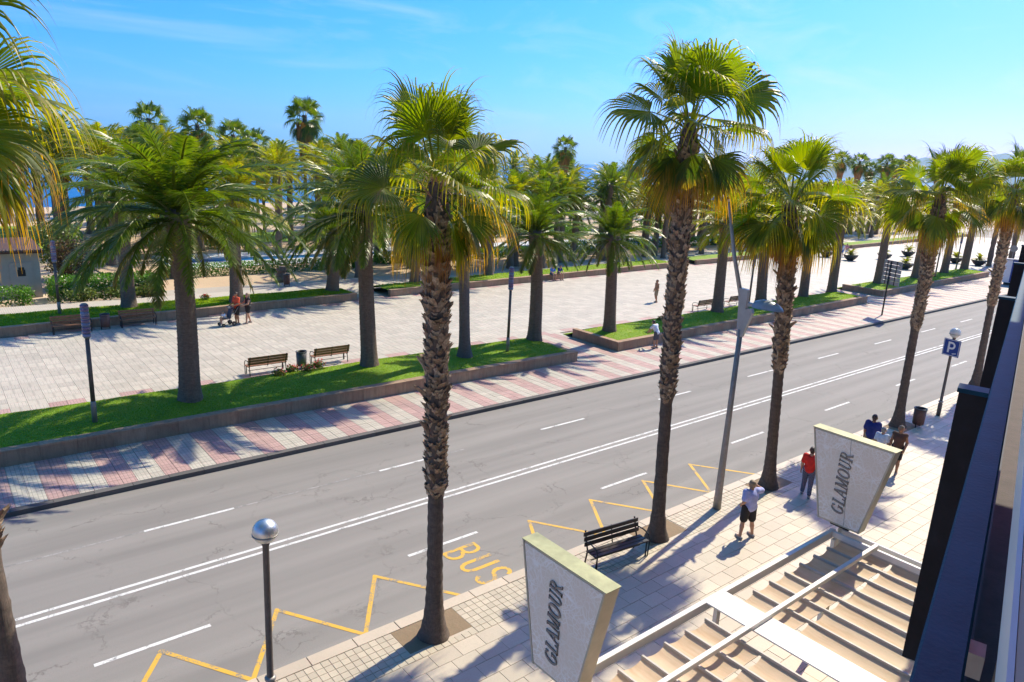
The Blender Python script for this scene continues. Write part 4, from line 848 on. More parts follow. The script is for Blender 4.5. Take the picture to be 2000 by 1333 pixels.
# ------------------------------------------------------------------ light box signs
SER = .09
def glyphs():
    th, tn = .17, .07
    def serif(x, y, w_=.30): return ([(x - w_ / 2, y), (x + w_ / 2, y)], .05)
    def ell(cx, rx, ry, a0, a1):
        pts = arc(cx, .5, rx, ry, a0, a1, 22); wd = [tn + (th - tn) * abs(math.cos(R(a0 + (a1 - a0) * i / 22))) for i in range(23)]; return (pts, wd)
    return [('G', [ell(.40, .32, .46, 50, 330), ([(.70, .10), (.70, .44)], th * .9), serif(.68, .45, .32), ([(.66, .74), (.66, .97)], .06)], .92),
            ('L', [([(.20, 0), (.20, 1)], th), serif(.2, .975), ([(.06, .03), (.66, .03)], .06), ([(.66, .0), (.68, .26)], .06)], .78),
            ('A', [([(.12, 0), (.43, 1)], tn), ([(.43, 1), (.72, 0)], th), ([(.22, .33), (.62, .33)], .055), serif(.12, .025), serif(.72, .025, .34)], .90),
            ('M', [([(.16, 0), (.18, 1)], tn), ([(.18, 1), (.50, .08)], th), ([(.50, .08), (.84, 1)], tn), ([(.84, 1), (.86, 0)], th), serif(.16, .025), serif(.86, .025), serif(.16, .975, .24), serif(.86, .975, .28)], 1.08),
            ('O', [ell(.42, .33, .46, 0, 360)], .90),
            ('U', [([(.20, 1), (.20, .34)] + arc(.43, .34, .23, .30, 180, 270, 7), [th] * 5 + [.13, .1, .08, .07, .07]), (arc(.43, .34, .25, .30, 270, 360, 7) + [(.68, 1)], tn), serif(.2, .975), serif(.68, .975, .26)], .88),
            ('R', [([(.20, 0), (.20, 1)], th), ([(.2, .96), (.38, .96)] + arc(.40, .73, .22, .23, 90, -90, 8) + [(.2, .50)], [.06, .06] + [.07, .09, .12, .14, .15, .14, .12, .09, .07] + [.06]), ([(.42, .5), (.72, .03)], th * .85), serif(.2, .025), serif(.2, .975, .26), serif(.76, .025, .22)], .90)]
def lightbox(label, X, yc, zb, h, wt, wb, seam):
    p = thing('light_box_sign', label, 'sign', (X, yc, zb)); th = .26
    def trap(x0, x1, k0, k1, z0, z1):
        a0 = wb / 2 + (wt - wb) / 2 * z0 / h - k0; a1 = wb / 2 + (wt - wb) / 2 * z1 / h - k0
        return MB().add([(x0, -a0, z0), (x1, -a0, z0), (x1, a0, z0), (x0, a0, z0), (x0, -a1, z1), (x1, -a1, z1), (x1, a1, z1), (x0, a1, z1)], [(3, 2, 1, 0), (0, 1, 5, 4), (1, 2, 6, 5), (2, 3, 7, 6), (3, 0, 4, 7), (4, 5, 6, 7)])
    part('case', trap(0, th, 0, 0, 0, h - .012), 'sign_frame', p); part('lid', trap(-.012, th + .012, -.012, 0, h - .011, h), 'sign_top', p)
    f = part('face', trap(-.006, .004, .035, 0, .035, h - .05), 'sign_face', p); part('face', trap(th - .004, th + .006, .035, 0, .035, h - .05), 'sign_face', p)
    for s_ in (-1, 1): part('edge_trim', MB().add([(-.014, s_ * (wb / 2), 0), (-.014, s_ * (wb / 2 - .03), 0), (-.014, s_ * (wt / 2 - .03), h), (-.014, s_ * wt / 2, h), (.0, s_ * wb / 2, 0), (0, s_ * (wb / 2 - .03), 0), (0, s_ * (wt / 2 - .03), h), (0, s_ * wt / 2, h)], [(0, 1, 2, 3), (4, 5, 1, 0), (1, 5, 6, 2), (7, 4, 0, 3)]), 'sign_frame', p)
    if seam: part('seam', MB().box(-.0085, -.125, .04, -.0055, -.118, h - .05), 'sign_letter', p, rot=(R(-4.5), 0, 0))
    u = 0; tot = sum(g_[2] for g_ in glyphs()); Lz = h * .70; z0 = h * .14; k = Lz / tot
    for ch, st, adv in glyphs():
        def tf(a, b, hh, u=u): s2 = a + u + .22 * (b - .5); return (-.0075 - hh - .0007 * (len(st) % 3), .06 - (b - .5) * -1 * k * 1.22, z0 + s2 * k)
        part('letter', poly_strokes(MB(), st, tf, .02), 'sign_letter', p); u += adv
    part('bracket', MB().box(.08, -.2, -.07, .2, .2, 0), 'iron', p)
    part('foot', MB().box(.10, -.06, -.0 - zb + S, .18, .02, -.07), 'sign_frame', p)
    return p
lightbox('nearest tapered light box sign reading GLAMOUR, at the pergola corner', 6.12, 6.03, 3.0, 1.82, 1.62, .88, False)
lightbox('farther tapered light box sign reading GLAMOUR, in front of three people', 14.1, 5.98, 2.98, 1.93, 1.68, .88, True)
# yellow barrier stands seen past the pergola
p = thing('cafe_chair', 'small yellow chair on the pavement past the pergola end', 'chair', (18.6, 3.6, S), R(20))
part('seat', MB().box(-.2, -.2, .42, .2, .2, .46, .01), 'road_paint_yellow', p); part('back', MB().box(-.2, .18, .46, .2, .21, .85, .01), 'road_paint_yellow', p)
for a in (-.17, .17):
    for b in (-.17, .17): part('leg', MB().box(a - .02, b - .02, 0, a + .02, b + .02, .42), 'road_paint_yellow', p)

# ------------------------------------------------------------------ hotel facade and balcony at the right edge
BA = R(14.7)
p = thing('hotel_building', 'hotel facade with balconies, only its blue rail and black fins showing at right', 'building', (0, 0, 0), BA)
RZ = 9.3
part('balcony_rail', MB().box(.35, -.036, RZ - .045, 24, .028, RZ, .004), 'rail_blue', p)
for k in range(8):
    f = part('fin', MB().box(2.94 + k * 2.74, .003, RZ - 1.12, 3.0 + k * 2.74, .118, RZ - .02), 'panel_black', p)
    part('fin_cap', MB().box(2.93 + k * 2.74, .03, RZ - .02, 3.01 + k * 2.74, .124, RZ - .004), 'rail_blue', f)
for k in range(24): part('baluster', MB().box(.55 + k * .92, -.03, RZ - 1.1, .59 + k * .92, .0, RZ - .045), 'panel_black', p)
part('lower_rail', MB().box(.2, -.10, RZ - 1.15, 24, -.045, RZ - 1.08), 'panel_black', p)
part('rail_bracket', MB().box(1.47, -.070, RZ - .20, 1.52, -.04, RZ - .15), 'pole_grey', p)
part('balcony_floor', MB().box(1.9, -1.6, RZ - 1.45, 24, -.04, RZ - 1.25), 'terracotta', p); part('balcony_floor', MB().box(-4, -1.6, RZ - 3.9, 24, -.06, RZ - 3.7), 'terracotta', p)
part('sill_ledge', MB().box(.25, -1.2, RZ + .18, 6, -.062, RZ + .25), 'ledge_green', p); part('sill_edge', MB().box(.25, -.061, RZ + .17, 6, -.055, RZ + .252), 'ledge_edge', p)
part('wall', MB().box(-8, -9, 0, 28, -1.62, 14.2), 'facade', p); part('shade_slab_high', MB().box(-8, -1.615, 13.9, 9.0, -.13, 14.3), 'facade', p); part('shade_slab_low', MB().box(-4, -1.61, 11.4, 8.4, -.13, 11.6), 'facade', p)  # two unseen slabs above the rail, added to shade it and the balcony
part('divider_wall', MB().box(2.2, -1.6, RZ - 1.2, 2.35, -.14, RZ + .1), 'panel_black', p)

# ------------------------------------------------------------------ hut, hedges, shrubs, flowers
p = thing('wooden_hut', 'dark wooden kiosk with a pale door panel behind the plaza at left', 'hut', (0, 0, 0))
part('wall', MB().box(-6, 53.7, -.05, 3.3, 58.5, 3.0), 'hut_wood', p)
for k in range(15): part('plank', MB().box(-6, 53.66, .05 + k * .19, 3.3, 53.70, .225 + k * .19), 'hut_wood', p)
part('door_wall', MB().box(3.32, 53.55, -.05, 5.6, 54.4, 2.75), 'hut_door', p); d = part('door', MB().box(4.0, 53.50, 0, 5.2, 53.55, 2.2), 'hut_door', p); part('window_grille', MB().box(4.4, 53.47, 1.35, 4.8, 53.5, 1.75).box(4.45, 53.475, 1.75, 4.75, 53.5, 1.9), 'iron', d)
rf_ = part('roof', MB().add([(-6.4, 53.1, 2.95), (5.8, 53.1, 2.95), (5.8, 58.8, 3.15), (-6.4, 58.8, 3.15), (-6.4, 53.1, 2.8), (5.8, 53.1, 2.8), (5.8, 58.8, 3.0), (-6.4, 58.8, 3.0)], [(0, 1, 2, 3), (7, 6, 5, 4), (0, 4, 5, 1), (1, 5, 6, 2), (2, 6, 7, 3), (3, 7, 4, 0)]), 'hut_wood', p)
me = MB().tube([(0, 0, 0), (0, .5, .02)], .06, 8).mesh('roof_tile', 'roof_tile')
for k in range(68): obj('roof_tile', me, rf_, (-6.3 + k * .18, 53.02, 2.97))
part('lamp', MB().lathe(ball(.12), 10), 'white_sign', p, True, loc=(1.4, 53.55, 2.35))
def bush(name, label, cat, x, y, z, sx, sy, sz, n, mat, leaf=.09, boxy=False, seed=1, group=None, stem=True):
    rg = np.random.RandomState(seed); p = thing(name, label, cat, (x, y, z), 0, group); mb = MB()
    for k in range(n):
        if boxy:
            q = rg.uniform(-1, 1, 3); ax = rg.randint(0, 5)
            if ax < 3: q[2] = 1 if ax == 0 else q[2]; q[1 if ax == 1 else 0] = rg.choice([-1, 1]) if ax else q[0]
            else: q[1] = -1
            q = q * (1 + rg.normal(0, .05, 3)); pos = np.array([q[0] * sx, q[1] * sy, (q[2] * .5 + .5) * sz])
        else:
            q = rg.normal(0, 1, 3); q /= np.linalg.norm(q); q *= rg.uniform(.45, 1.05) * (1 + .18 * math.sin(5 * q[0] + 3 * q[2] + seed)); pos = np.array([q[0] * sx, q[1] * sy, (q[2] * .5 + .5) * sz])
        d = rg.normal(0, 1, 3) + np.array([0, 0, .5]); d /= np.linalg.norm(d); w_ = np.cross(d, rg.normal(0, 1, 3)); w_ /= np.linalg.norm(w_) + 1e-6; L_ = leaf * rg.uniform(.7, 1.4); u = rg.rand()
        mb.add([pos, pos + d * L_ * .5 + w_ * L_ * .32, pos + d * L_, pos + d * L_ * .5 - w_ * L_ * .32], [(0, 1, 2, 3)], [(u, 0), (u, .5), (u, 1), (u, .5)])
    part('foliage', mb, mat, p)
    if stem:
        sb = MB()
        for k in range(5): a = k * 1.26; sb.tube([(.1 * sx * math.cos(a), .1 * sy * math.sin(a), -.05), (.5 * sx * math.cos(a), .5 * sy * math.sin(a), sz * .6)], [.03, .012], 5)
        part('stem', sb, 'date_bark', p)
    return p
bush('hedge', 'bright green clipped hedge right of the hut', 'hedge', 8.9, 52.0, .05, 2.9, 1.1, 1.25, 9000, 'hedge_leaf', .13, True, 1)
bush('hedge', 'long low clipped hedge in front of the white pool terrace', 'hedge', 22, 57.8, .02, 7.5, .8, .8, 9000, 'hedge_leaf', .13, True, 2)
bush('hedge', 'low clipped hedge in front of the pool terrace, middle stretch', 'hedge', 42, 59.2, .02, 9, .8, .85, 7000, 'hedge_leaf', .16, True, 3)
bush('hedge', 'low clipped hedge in front of the pool terrace, right hand stretch', 'hedge', 72, 60, .02, 16, .9, 1.0, 8000, 'hedge_leaf', .2, True, 4)
bush('hedge', 'dark low hedge under the hut wall at the left edge', 'hedge', .5, 51.6, .02, 4.0, .8, .9, 5000, 'hedge_leaf', .13, True, 5)
for k, (x, y) in enumerate([(7.2, 50.5), (9.6, 50.5), (11.2, 50.6)]): bush('shrub', ['pale leafy shrub at the left end below the clipped hedge', 'pale leafy shrub in the middle below the clipped hedge', 'pale leafy shrub at the right end below the clipped hedge'][k], 'shrub', x, y, .1, .95, .6, .85, 1300, 'shrub_leaf', .13, False, 10 + k)
bush('shrub', 'tall loose shrub with reddish leaves growing beside the hut door', 'shrub', 7.6, 56.2, 0, 1.3, 1.0, 3.4, 2400, 'red_leaf', .16, False, 21); bush('shrub', 'olive green shrub behind the reddish one beside the hut', 'shrub', 7.6, 60, 0, 1.6, 1.6, 4.4, 3000, 'shrub_leaf', .18, False, 22)
bush('shrub', 'round dark green tree-like shrub behind the thick date palm trunk', 'shrub', 16.2, 69, 0, 1.3, 1.3, 3.6, 3000, 'hedge_leaf', .16, False, 23); bush('shrub', 'green shrub on the sandy strip right of the thick date palm', 'shrub', 22, 73, 0, 3.0, 1.5, 2.6, 3200, 'hedge_leaf', .18, False, 24)
for k in range(9): bush('shrub', ['olive', 'deep green'][k % 2] + ' shrub behind the pool terrace, ' + ['first', 'second', 'third', 'fourth', 'fifth', 'sixth', 'seventh', 'eighth', 'ninth'][k] + ' from the left', 'shrub', 36 + k * 11, 71 + (k % 3) * 2, 0, 3.6, 1.6, 1.6 + .5 * (k % 2), 1800, 'hedge_leaf' if k % 2 else 'shrub_leaf', .24, False, 30 + k, 'shrubs behind the pool terrace')
for k, (x, y) in enumerate([(11.0, 28.3), (11.7, 28.6), (12.3, 28.45), (12.9, 28.7), (35.5, 27.9), (37.0, 28.2), (13.2, 45.5)]):
    lab = ['red flower clump on the near lawn, first from the left', 'red flower clump on the near lawn, second from the left', 'red flower clump on the near lawn, third from the left', 'red flower clump on the near lawn, nearest the date palm', 'red flower clump on the middle lawn, left of the bending person', 'small red flower clump on the middle lawn, behind the bending person', 'red flower clump on the far lawn behind the thick date palm'][k]
    p = bush('flower_clump', lab, 'flowers', x, y, .62, .28, .24, .32, 240, 'shrub_leaf', .09, False, 50 + k, None, False)
    rg = random.Random(k); mb = MB()
    for j in range(30):
        q = Vector((rg.gauss(0, .13), rg.gauss(0, .11), rg.uniform(.16, .38))); a = rg.uniform(0, 6.28); w_ = Vector((math.cos(a), math.sin(a), .3)) * .05; h_ = Vector((-math.sin(a), math.cos(a), .4)) * .05; mb.add([q - w_, q + h_, q + w_, q - h_], [(0, 1, 2, 3)], [(rg.random(), .5)] * 4)
    part('petals', mb, 'flower_red', p)

# ================================================================== PEOPLE
def sdf_mesh(prims, res, name, mat, k=.03):
    P = [(np.array(a, float), np.array(b, float), ra, rb) for a, b, ra, rb in prims]
    lo = np.min([np.minimum(a, b) - max(ra, rb) for a, b, ra, rb in P], 0) - 4 * res; hi = np.max([np.maximum(a, b) + max(ra, rb) for a, b, ra, rb in P], 0) + 4 * res
    n_ = np.ceil((hi - lo) / res).astype(int) + 1; F = np.full(n_, 1.0)
    for a, b, ra, rb in P:
        mr = max(ra, rb) + 3 * k + 2 * res
        i0 = np.maximum(0, np.floor((np.minimum(a, b) - mr - lo) / res).astype(int)); i1 = np.minimum(n_, np.ceil((np.maximum(a, b) + mr - lo) / res).astype(int) + 1)
        ax = [lo[d] + res * np.arange(i0[d], i1[d]) for d in range(3)]; X, Y, Z_ = np.meshgrid(*ax, indexing='ij')
        ab = b - a; L2 = ab @ ab + 1e-9; t_ = np.clip(((X - a[0]) * ab[0] + (Y - a[1]) * ab[1] + (Z_ - a[2]) * ab[2]) / L2, 0, 1)
        d = np.sqrt((X - a[0] - t_ * ab[0]) ** 2 + (Y - a[1] - t_ * ab[1]) ** 2 + (Z_ - a[2] - t_ * ab[2]) ** 2) - (ra + (rb - ra) * t_)
        sl = tuple(slice(i0[d_], i1[d_]) for d_ in range(3)); f = F[sl]; kk = min(k, 1.2 * min(ra, rb)); h = np.maximum(kk - np.abs(f - d), 0) / kk; F[sl] = np.minimum(f, d) - h * h * kk * .25
    ins = F < 0; c = [ins[i:n_[0] - 1 + i, j:n_[1] - 1 + j, l:n_[2] - 1 + l] for i in (0, 1) for j in (0, 1) for l in (0, 1)]; s_ = sum(x.astype(int) for x in c); act = (s_ > 0) & (s_ < 8)
    idx = np.full(act.shape, -1); cells = np.argwhere(act); idx[act] = np.arange(len(cells)); acc = np.zeros((len(cells), 3)); cnt = np.zeros(len(cells)); ci = cells
    offs = [(i, j, l) for i in (0, 1) for j in (0, 1) for l in (0, 1)]
    for o1 in offs:
        for d_ in range(3):
            if o1[d_]: continue
            o2 = list(o1); o2[d_] = 1; f1 = F[ci[:, 0] + o1[0], ci[:, 1] + o1[1], ci[:, 2] + o1[2]]; f2 = F[ci[:, 0] + o2[0], ci[:, 1] + o2[1], ci[:, 2] + o2[2]]; cr = (f1 < 0) != (f2 < 0)
            t_ = np.where(cr, f1 / np.where(cr, f1 - f2, 1), 0); pt = np.tile(np.array(o1, float), (len(ci), 1)); pt[:, d_] += t_; acc[cr] += pt[cr]; cnt[cr] += 1
    V = lo + res * (cells + acc / np.maximum(cnt, 1)[:, None]); faces = []
    for d_ in range(3):
        e1, e2 = [(1, 2), (2, 0), (0, 1)][d_]; sA = [slice(1, -1)] * 3; sA[d_] = slice(0, -1); A = np.zeros_like(ins); q = np.argwhere(ins[:-1, :, :] != ins[1:, :, :]) if d_ == 0 else (np.argwhere(ins[:, :-1, :] != ins[:, 1:, :]) if d_ == 1 else np.argwhere(ins[:, :, :-1] != ins[:, :, 1:]))
        q = q[(q[:, e1] > 0) & (q[:, e2] > 0)]; u1 = np.zeros(3, int); u1[e1] = 1; u2 = np.zeros(3, int); u2[e2] = 1; g = lambda v_: idx[tuple(np.minimum(v_, np.array(idx.shape) - 1).T)]
        fl = np.stack([g(q), g(q - u1), g(q - u1 - u2), g(q - u2)], 1); flip = ~ins[tuple(q.T)]; fl[flip] = fl[flip][:, ::-1]; faces.append(fl)
    Fc = np.concatenate(faces); Fc = Fc[(Fc >= 0).all(1)]; me = bpy.data.meshes.new(name); me.from_pydata(V.tolist(), [], Fc.tolist()); me.materials.append(MATS[mat]); me.polygons.foreach_set('use_smooth', [True] * len(me.polygons)); me.update(); return me
def lerp(a, b, t_): return tuple(a[i] + (b[i] - a[i]) * t_ for i in range(3))
def hand(wr, d, side, r=1.0):
    """palm and five curled fingers from the wrist along d; side is the direction of the thumb"""
    d = Vector(d).normalized(); t_ = Vector(side); t_ = (t_ - d * t_.dot(d)).normalized(); nn = d.cross(t_); w_ = Vector(wr); out = []
    for k in range(3): out.append((w_ + t_ * (k - 1) * .022, w_ + d * .085 + t_ * (k - 1) * .027, .017, .015))
    for k, ln in enumerate((.066, .076, .070, .054)):
        a = w_ + d * .085 + t_ * (.033 - .022 * k); b = a + d * ln * .55 + nn * .008; c = b + d * ln * .4 + nn * .028; out += [(a, b, .0095, .009), (b, c, .009, .0075)]
    a = w_ + d * .02 + t_ * .03; b = a + d * .035 + t_ * .03; c = b + d * .03 + t_ * .006 + nn * .008; return out + [(a, b, .012, .011), (b, c, .011, .009)]
def person(label, loc, face, H=1.72, pose=None, top='cloth_lilac', low='cloth_black', skin='skin', hair='hair_dark', kind='shorts', sleeves='short', res=.013, longhair=False, build=1.0, shoe='shoe', group=None, top_part='shirt', scale=None):
    P = dict(hipL=(0, .09, .90), hipR=(0, -.09, .90), kneeL=(.03, .11, .49), kneeR=(.01, -.11, .49), ankL=(0, .13, .085), ankR=(-.02, -.12, .085), pel=(0, 0, .96), chest=(0, 0, 1.28), neck=(0, 0, 1.46), head=(.03, 0, 1.60), shL=(0, .175, 1.40), shR=(0, -.175, 1.40), elL=(-.02, .235, 1.13), elR=(-.02, -.235, 1.13), wrL=(.06, .25, .88), wrR=(.06, -.25, .88), toe=(1, 0, 0))
    P.update(pose or {}); b = build; V_ = {k: Vector(v_) for k, v_ in P.items()}; toe = V_['toe'].normalized()
    y_ = Vector((0, 1, 0)); tor = [(V_['pel'] + y_ * .07, V_['pel'] - y_ * .07, .112 * b, .112 * b), (V_['pel'], V_['chest'], .118 * b, .12 * b), (V_['chest'] + y_ * .075 - Vector((0, 0, .02)), V_['chest'] - y_ * .075 - Vector((0, 0, .02)), .112 * b, .112 * b), (lerp(V_['pel'], V_['chest'], .5), lerp(V_['pel'], V_['chest'], .5), .13 * b, .13 * b), (V_['chest'] + Vector((0, .06, .08)), V_['shL'], .085, .062), (V_['chest'] + Vector((0, -.06, .08)), V_['shR'], .085, .062), (V_['chest'] + Vector((0, 0, .1)), V_['neck'], .09, .055)]
    hd = V_['head']; head = [(V_['neck'] - Vector((0, 0, .03)), hd - Vector((.02, 0, .06)), .056, .055), (hd + Vector((-.015, 0, .03)), hd + Vector((.005, 0, -.02)), .092, .082), (hd + Vector((.035, 0, -.07)), hd + Vector((.03, 0, -.02)), .048, .06), (hd + Vector((.09, 0, -.005)), hd + Vector((.105, 0, -.035)), .010, .016), (hd + Vector((.0, .085, -.03)), hd + Vector((0, .088, .01)), .014, .018), (hd + Vector((0, -.085, -.03)), hd + Vector((0, -.088, .01)), .014, .018)]
    arms = []; legs = []; feet = []; sl = []; pants = []
    for s_ in 'LR':
        sg = 1 if s_ == 'L' else -1; sh, el, wr, hp, kn, an = (V_[x + s_] for x in ('sh', 'el', 'wr', 'hip', 'knee', 'ank'))
        arms += [(sh, el, .056 * b, .044), (el, lerp(el, wr, .3), .044, .043), (lerp(el, wr, .3), wr, .043, .028)] + hand(wr, wr - el, Vector((.8, -sg * .3, .5)))
        sl += [(sh, lerp(sh, el, .72 if sleeves == 'short' else (1.0 if sleeves == 'long' else .12)), .075 * b if sleeves != 'none' else .05, .072 * b if sleeves != 'none' else .03)]
        if sleeves == 'long': sl += [(el, lerp(el, wr, .95), .056, .045)]
        legs += [(hp, kn, .088 * b, .058), (kn, lerp(kn, an, .35), .055, .058), (lerp(kn, an, .35), an, .058, .036)]; ft = Vector((an.x, an.y, .045)); legs += [(an, ft + toe * .13, .038, .03)]
        feet += [(ft - toe * .06, ft + toe * .17 - Vector((0, 0, .012)), .045, .036)]
        e = {'shorts': .80, 'pants': 1.0, 'skirt': .75, 'dress': .55}[kind]; pants += [(hp + Vector((0, 0, .05)), lerp(hp, kn, e), .108 * b, .088 * b if kind == 'shorts' else .078)]
        if kind == 'pants': pants += [(kn, lerp(kn, an, .92), .078, .066)]
    infl = lambda ps, d: [(a, b_, ra + d, rb + d) for a, b_, ra, rb in ps]
    p = thing('person', label, 'person', loc, face, group); s_ = (scale or H / 1.72)
    body = obj('body', sdf_mesh(tor + head + arms + legs, res, 'body', skin), p, scale=(s_,) * 3)
    obj(top_part, sdf_mesh(infl(tor, .016)[:6] + sl, res, top_part, top, .04), p, scale=(s_,) * 3)
    if kind == 'dress': obj('dress_skirt', sdf_mesh(infl(tor[:1], .02) + infl(pants, .012) + [(V_['pel'], V_['pel'] - Vector((0, 0, .22)), .14, .15)], res, 'dress_skirt', top, .07), p, scale=(s_,) * 3)
    else: obj({'shorts': 'shorts', 'pants': 'trousers', 'skirt': 'skirt'}[kind], sdf_mesh(infl(tor[:1], .012) + pants, res, 'shorts', low, .03), p, scale=(s_,) * 3)
    hp_ = [(hd + Vector((-.03, 0, .045)), hd + Vector((-.005, 0, .055)), .088, .082), (hd + Vector((-.045, 0, -.03)), hd + Vector((-.04, 0, .03)), .07, .08)]
    if longhair: hp_ += [(hd + Vector((-.06, 0, 0)), hd + Vector((-.10, 0, -.30)), .075, .06)]
    obj('hair', sdf_mesh(hp_, res, 'hair', hair, .03), p, scale=(s_,) * 3); obj('shoes', sdf_mesh(feet, res, 'shoes', shoe, .01), p, scale=(s_,) * 3)
    ey = MB()
    for q in (-.033, .033): ey.lathe(ball(.011, 8, 6), 8, (hd.x + .082, hd.y + q, hd.z + .012))
    part('eyes', ey, 'hair_dark', p, scale=(s_,) * 3)
    return p
# phone hand at ear: faces away, towards the road
person('man in a lilac shirt and black shorts holding his head with a raised arm', (16.84, 9.56, S), R(70), 1.72, dict(kneeL=(.04, .12, .49), kneeR=(.0, -.15, .49), ankL=(-.02, .20, .085), ankR=(.0, -.22, .085), elR=(.06, -.42, 1.36), wrR=(.10, -.17, 1.55), elL=(-.08, .26, 1.15), wrL=(.10, .20, .98), neck=(.02, -.01, 1.45), head=(.05, -.02, 1.585)), 'cloth_lilac', 'cloth_black', 'skin', 'hair_fair', 'shorts', build=1.22, res=.011)
person('person in a red top and checked trousers walking past the farther light box', (20.86, 10.0, S), R(25), 1.64, dict(kneeL=(.10, .10, .50), ankL=(.12, .12, .085), kneeR=(-.02, -.10, .49), ankR=(-.18, -.11, .11)), 'cloth_red', 'cloth_check', 'skin', 'hair_dark', 'pants', build=1.12, res=.012)
person('man in a navy shirt walking behind the farther light box', (25.6, 10.25, S), R(10), 1.74, dict(kneeL=(.08, .1, .5), ankR=(-.15, -.1, .1)), 'cloth_navy', 'cloth_khaki', 'skin_tan', 'hair_dark', 'shorts', build=1.25, res=.013)
person('grey haired person in a pale blue top behind the farther light box', (25.2, 9.72, S), R(5), 1.52, None, 'cloth_white', 'cloth_khaki', 'skin', 'hair_grey', 'pants', build=1.05, res=.013)
person('woman in a brown tank top walking towards the camera past the light box', (25.3, 9.2, S), R(192), 1.74, dict(kneeL=(.09, .1, .5), ankL=(.1, .1, .085), ankR=(-.15, -.1, .1), elL=(-.03, .24, 1.15), wrL=(.12, .22, .93)), 'cloth_brown', 'cloth_black', 'skin_tan', 'hair_fair', 'shorts', 'none', build=1.05, res=.012)
person('man in an orange-red shirt standing behind the pushchair', (13.35, 40.35, S), R(195), 1.84, dict(elL=(.06, .24, 1.15), wrL=(.28, .15, 1.05), elR=(.06, -.24, 1.15), wrR=(.28, -.15, 1.05)), 'cloth_orange', 'cloth_black', 'skin_tan', 'hair_dark', 'shorts', res=.018)
person('woman with long fair hair in a short black dress beside the orange shirt man', (13.95, 40.25, S), R(185), 1.76, dict(kneeL=(.12, .09, .5), ankL=(.16, .1, .085), ankR=(-.16, -.1, .1), kneeR=(-.04, -.1, .49), elL=(.1, .24, 1.16), wrL=(.32, .2, 1.1), elR=(.08, -.24, 1.16), wrR=(.3, -.2, 1.12)), 'cloth_black', 'cloth_black', 'skin', 'hair_fair', 'dress', 'none', .018, True, top_part='dress_top')
person('bare chested tanned man in khaki shorts on the sunny plaza', (42.4, 34.1, S), R(160), 1.72, dict(wrL=(.2, .12, 1.05), elL=(0, .26, 1.13), ankR=(-.12, -.1, .09)), 'skin_tan', 'cloth_khaki', 'skin_tan', 'hair_dark', 'shorts', 'none', .02, top_part='torso_skin')
person('person in a white top and dark shorts leaning over the lawn wall', (31.3, 24.85, S), R(95), 1.66, dict(chest=(.14, 0, 1.24), neck=(.24, 0, 1.40), head=(.31, 0, 1.50), shL=(.16, .17, 1.34), shR=(.16, -.17, 1.34), elL=(.36, .2, 1.12), wrL=(.5, .14, .92), elR=(.36, -.2, 1.12), wrR=(.5, -.14, .92)), 'cloth_white', 'cloth_grey', 'skin', 'hair_dark', 'shorts', 'short', .018)
SIT = dict(hipL=(0, .09, .52), hipR=(0, -.09, .52), pel=(0, 0, .58), chest=(.06, 0, .90), neck=(.14, 0, 1.06), head=(.2, 0, 1.19), shL=(.08, .17, 1.02), shR=(.08, -.17, 1.02), kneeL=(.42, .12, .52), kneeR=(.42, -.12, .52), ankL=(.40, .13, .085), ankR=(.42, -.12, .085), elL=(.2, .25, .80), elR=(.2, -.25, .80), wrL=(.42, .14, .66), wrR=(.42, -.14, .66))
person('person in a blue top sitting on the far plaza wall, left one', (41.5, 45.0 - .15, S), R(-90), 1.7, SIT, 'cloth_blue', 'cloth_grey', 'skin', 'hair_dark', 'shorts', 'short', .022, group='people sitting on the far wall')
person('person in a dark top sitting on the far plaza wall, right one', (42.4, 45.06 - .15, S), R(-90), 1.66, SIT, 'cloth_navy', 'cloth_khaki', 'skin', 'hair_dark', 'shorts', 'short', .022, group='people sitting on the far wall')
WALK = dict(kneeL=(.10, .1, .5), ankL=(.14, .1, .085), ankR=(-.18, -.1, .12), kneeR=(-.03, -.1, .48))
for lb, x, y, f, tp, lw, hh in [('person in white walking beside the dark bowl planters', 91.2, 44.2, 200, 'cloth_white', 'cloth_blue', 'hair_dark'), ('person in pink walking beside the dark bowl planters', 91.9, 44.0, 200, 'cloth_pink', 'cloth_white', 'hair_dark'), ('person in pale blue standing by the ticket machine', 88.6, 23.6, 180, 'cloth_white', 'cloth_blue', 'hair_fair'), ('person in a blue top at the right edge by the crossing', 89.8, 23.5, 190, 'cloth_blue', 'cloth_khaki', 'hair_dark'), ('distant person in red on the walk behind the plaza', 96, 52, 190, 'cloth_red', 'cloth_grey', 'hair_dark'), ('distant person in blue near the far plaza end', 126, 47, 200, 'cloth_blue', 'cloth_blue', 'hair_dark')]:
    person(lb, (x, y, S + (.02 if y > 50 else 0)), R(f), 1.7, WALK, tp, lw, 'skin', hh, 'shorts', 'short', .03)
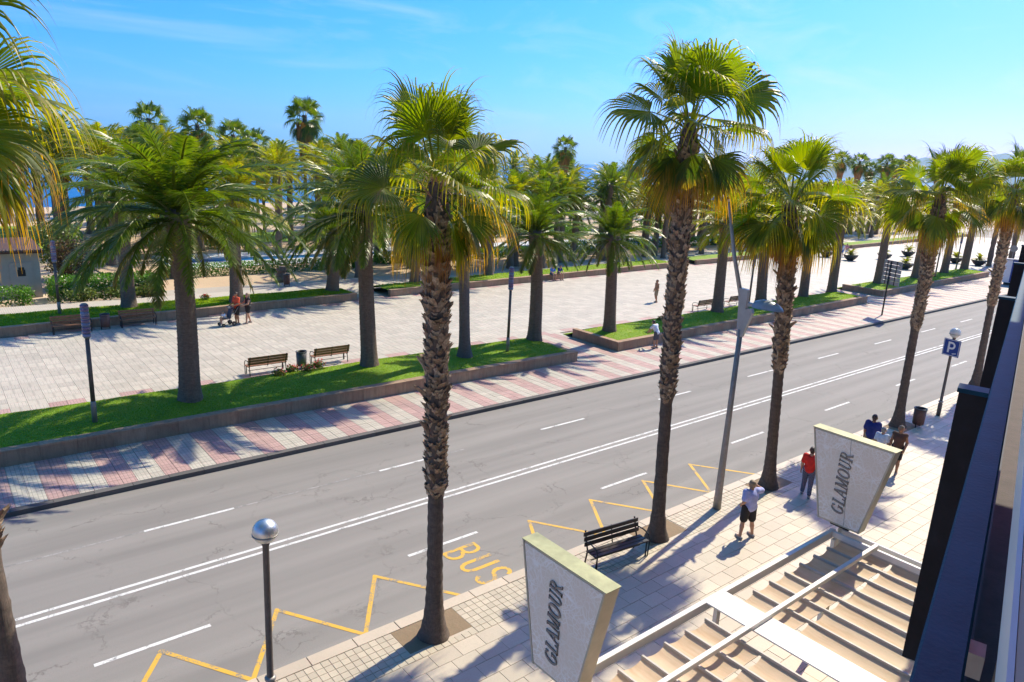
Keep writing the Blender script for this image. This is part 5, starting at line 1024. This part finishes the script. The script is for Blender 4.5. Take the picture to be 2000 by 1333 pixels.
# pushchair with a child
p = thing('pushchair', 'dark pushchair in front of the couple on the plaza', 'pushchair', (12.75, 40.2, S), R(190))
for s_ in (-.24, .24):
    for x, r in ((-.28, .13), (.34, .10)):
        wv_ = part('wheel', MB().lathe([(.3 * r, -.02), (r, -.025), (r, .025), (.3 * r, .02)], 16), 'iron', p, loc=(x, s_, r), rot=(R(90), 0, 0)); part('hub', MB().lathe([(.001, -.03), (.3 * r, -.03), (.3 * r, .03), (.001, .03)], 10), 'pole_grey', wv_)
    part('frame', MB().tube([(-.55, s_, 1.02), (-.25, s_, .6), (.34, s_, .12)], .014, 8), 'pole_grey', p); part('frame', MB().tube([(-.28, s_, .14), (.1, s_, .5), (.3, s_, .62)], .014, 8), 'pole_grey', p)
part('handle', MB().tube([(-.55, -.24, 1.02), (-.6, -.2, 1.05), (-.6, .2, 1.05), (-.55, .24, 1.02)], .017, 8), 'iron', p)
part('seat', MB().add([(-.22, -.2, .95), (-.22, .2, .95), (-.05, .2, .45), (-.05, -.2, .45), (.3, .2, .48), (.3, -.2, .48), (-.27, -.2, .93), (-.27, .2, .93), (-.1, .2, .40), (-.1, -.2, .40), (.3, .2, .43), (.3, -.2, .43)], [(0, 3, 2, 1), (3, 5, 4, 2), (6, 7, 8, 9), (9, 8, 10, 11), (0, 6, 9, 3), (3, 9, 11, 5), (1, 2, 8, 7), (2, 4, 10, 8), (4, 5, 11, 10), (0, 1, 7, 6)]), 'cloth_grey', p)
cn = []
for i in range(7):
    a = R(180 - i * 20)
    for k in range(7): b_ = R(-90 + k * 30); cn.append((-.12 + .30 * math.cos(a) * .9, .22 * math.sin(b_), .80 + .32 * math.sin(a) * (.75 + .25 * math.cos(b_))))
part('canopy', MB().add(cn, [(i * 7 + k, i * 7 + 7 + k, i * 7 + 8 + k, i * 7 + k + 1) for i in range(6) for k in range(6)]), 'cloth_grey', p, True)
person('small child in a pale top sitting in the pushchair', (12.62, 40.18, S + .12), R(190), .95, SIT, 'cloth_white', 'cloth_khaki', 'skin', 'hair_fair', 'shorts', 'short', .02)

# ------------------------------------------------------------------ the air over the bay
hz = MB().box(-14500, -14500, -5, 14500, 14500, 720); ho = bpy.data.objects.new('haze', hz.mesh('haze', 'hill_rock')); C.objects.link(ho); ho['kind'] = 'stuff'
hm = bpy.data.materials.new('haze_air'); hm.use_nodes = True; hn = hm.node_tree; hn.nodes.clear(); pv = hn.nodes.new('ShaderNodeVolumePrincipled'); pv.inputs['Color'].default_value = (.50, .76, 1.0, 1); pv.inputs['Density'].default_value = 6.5e-5; pv.inputs['Anisotropy'].default_value = .3
hn.links.new(pv.outputs[0], hn.nodes.new('ShaderNodeOutputMaterial').inputs['Volume']); ho.data.materials[0] = hm
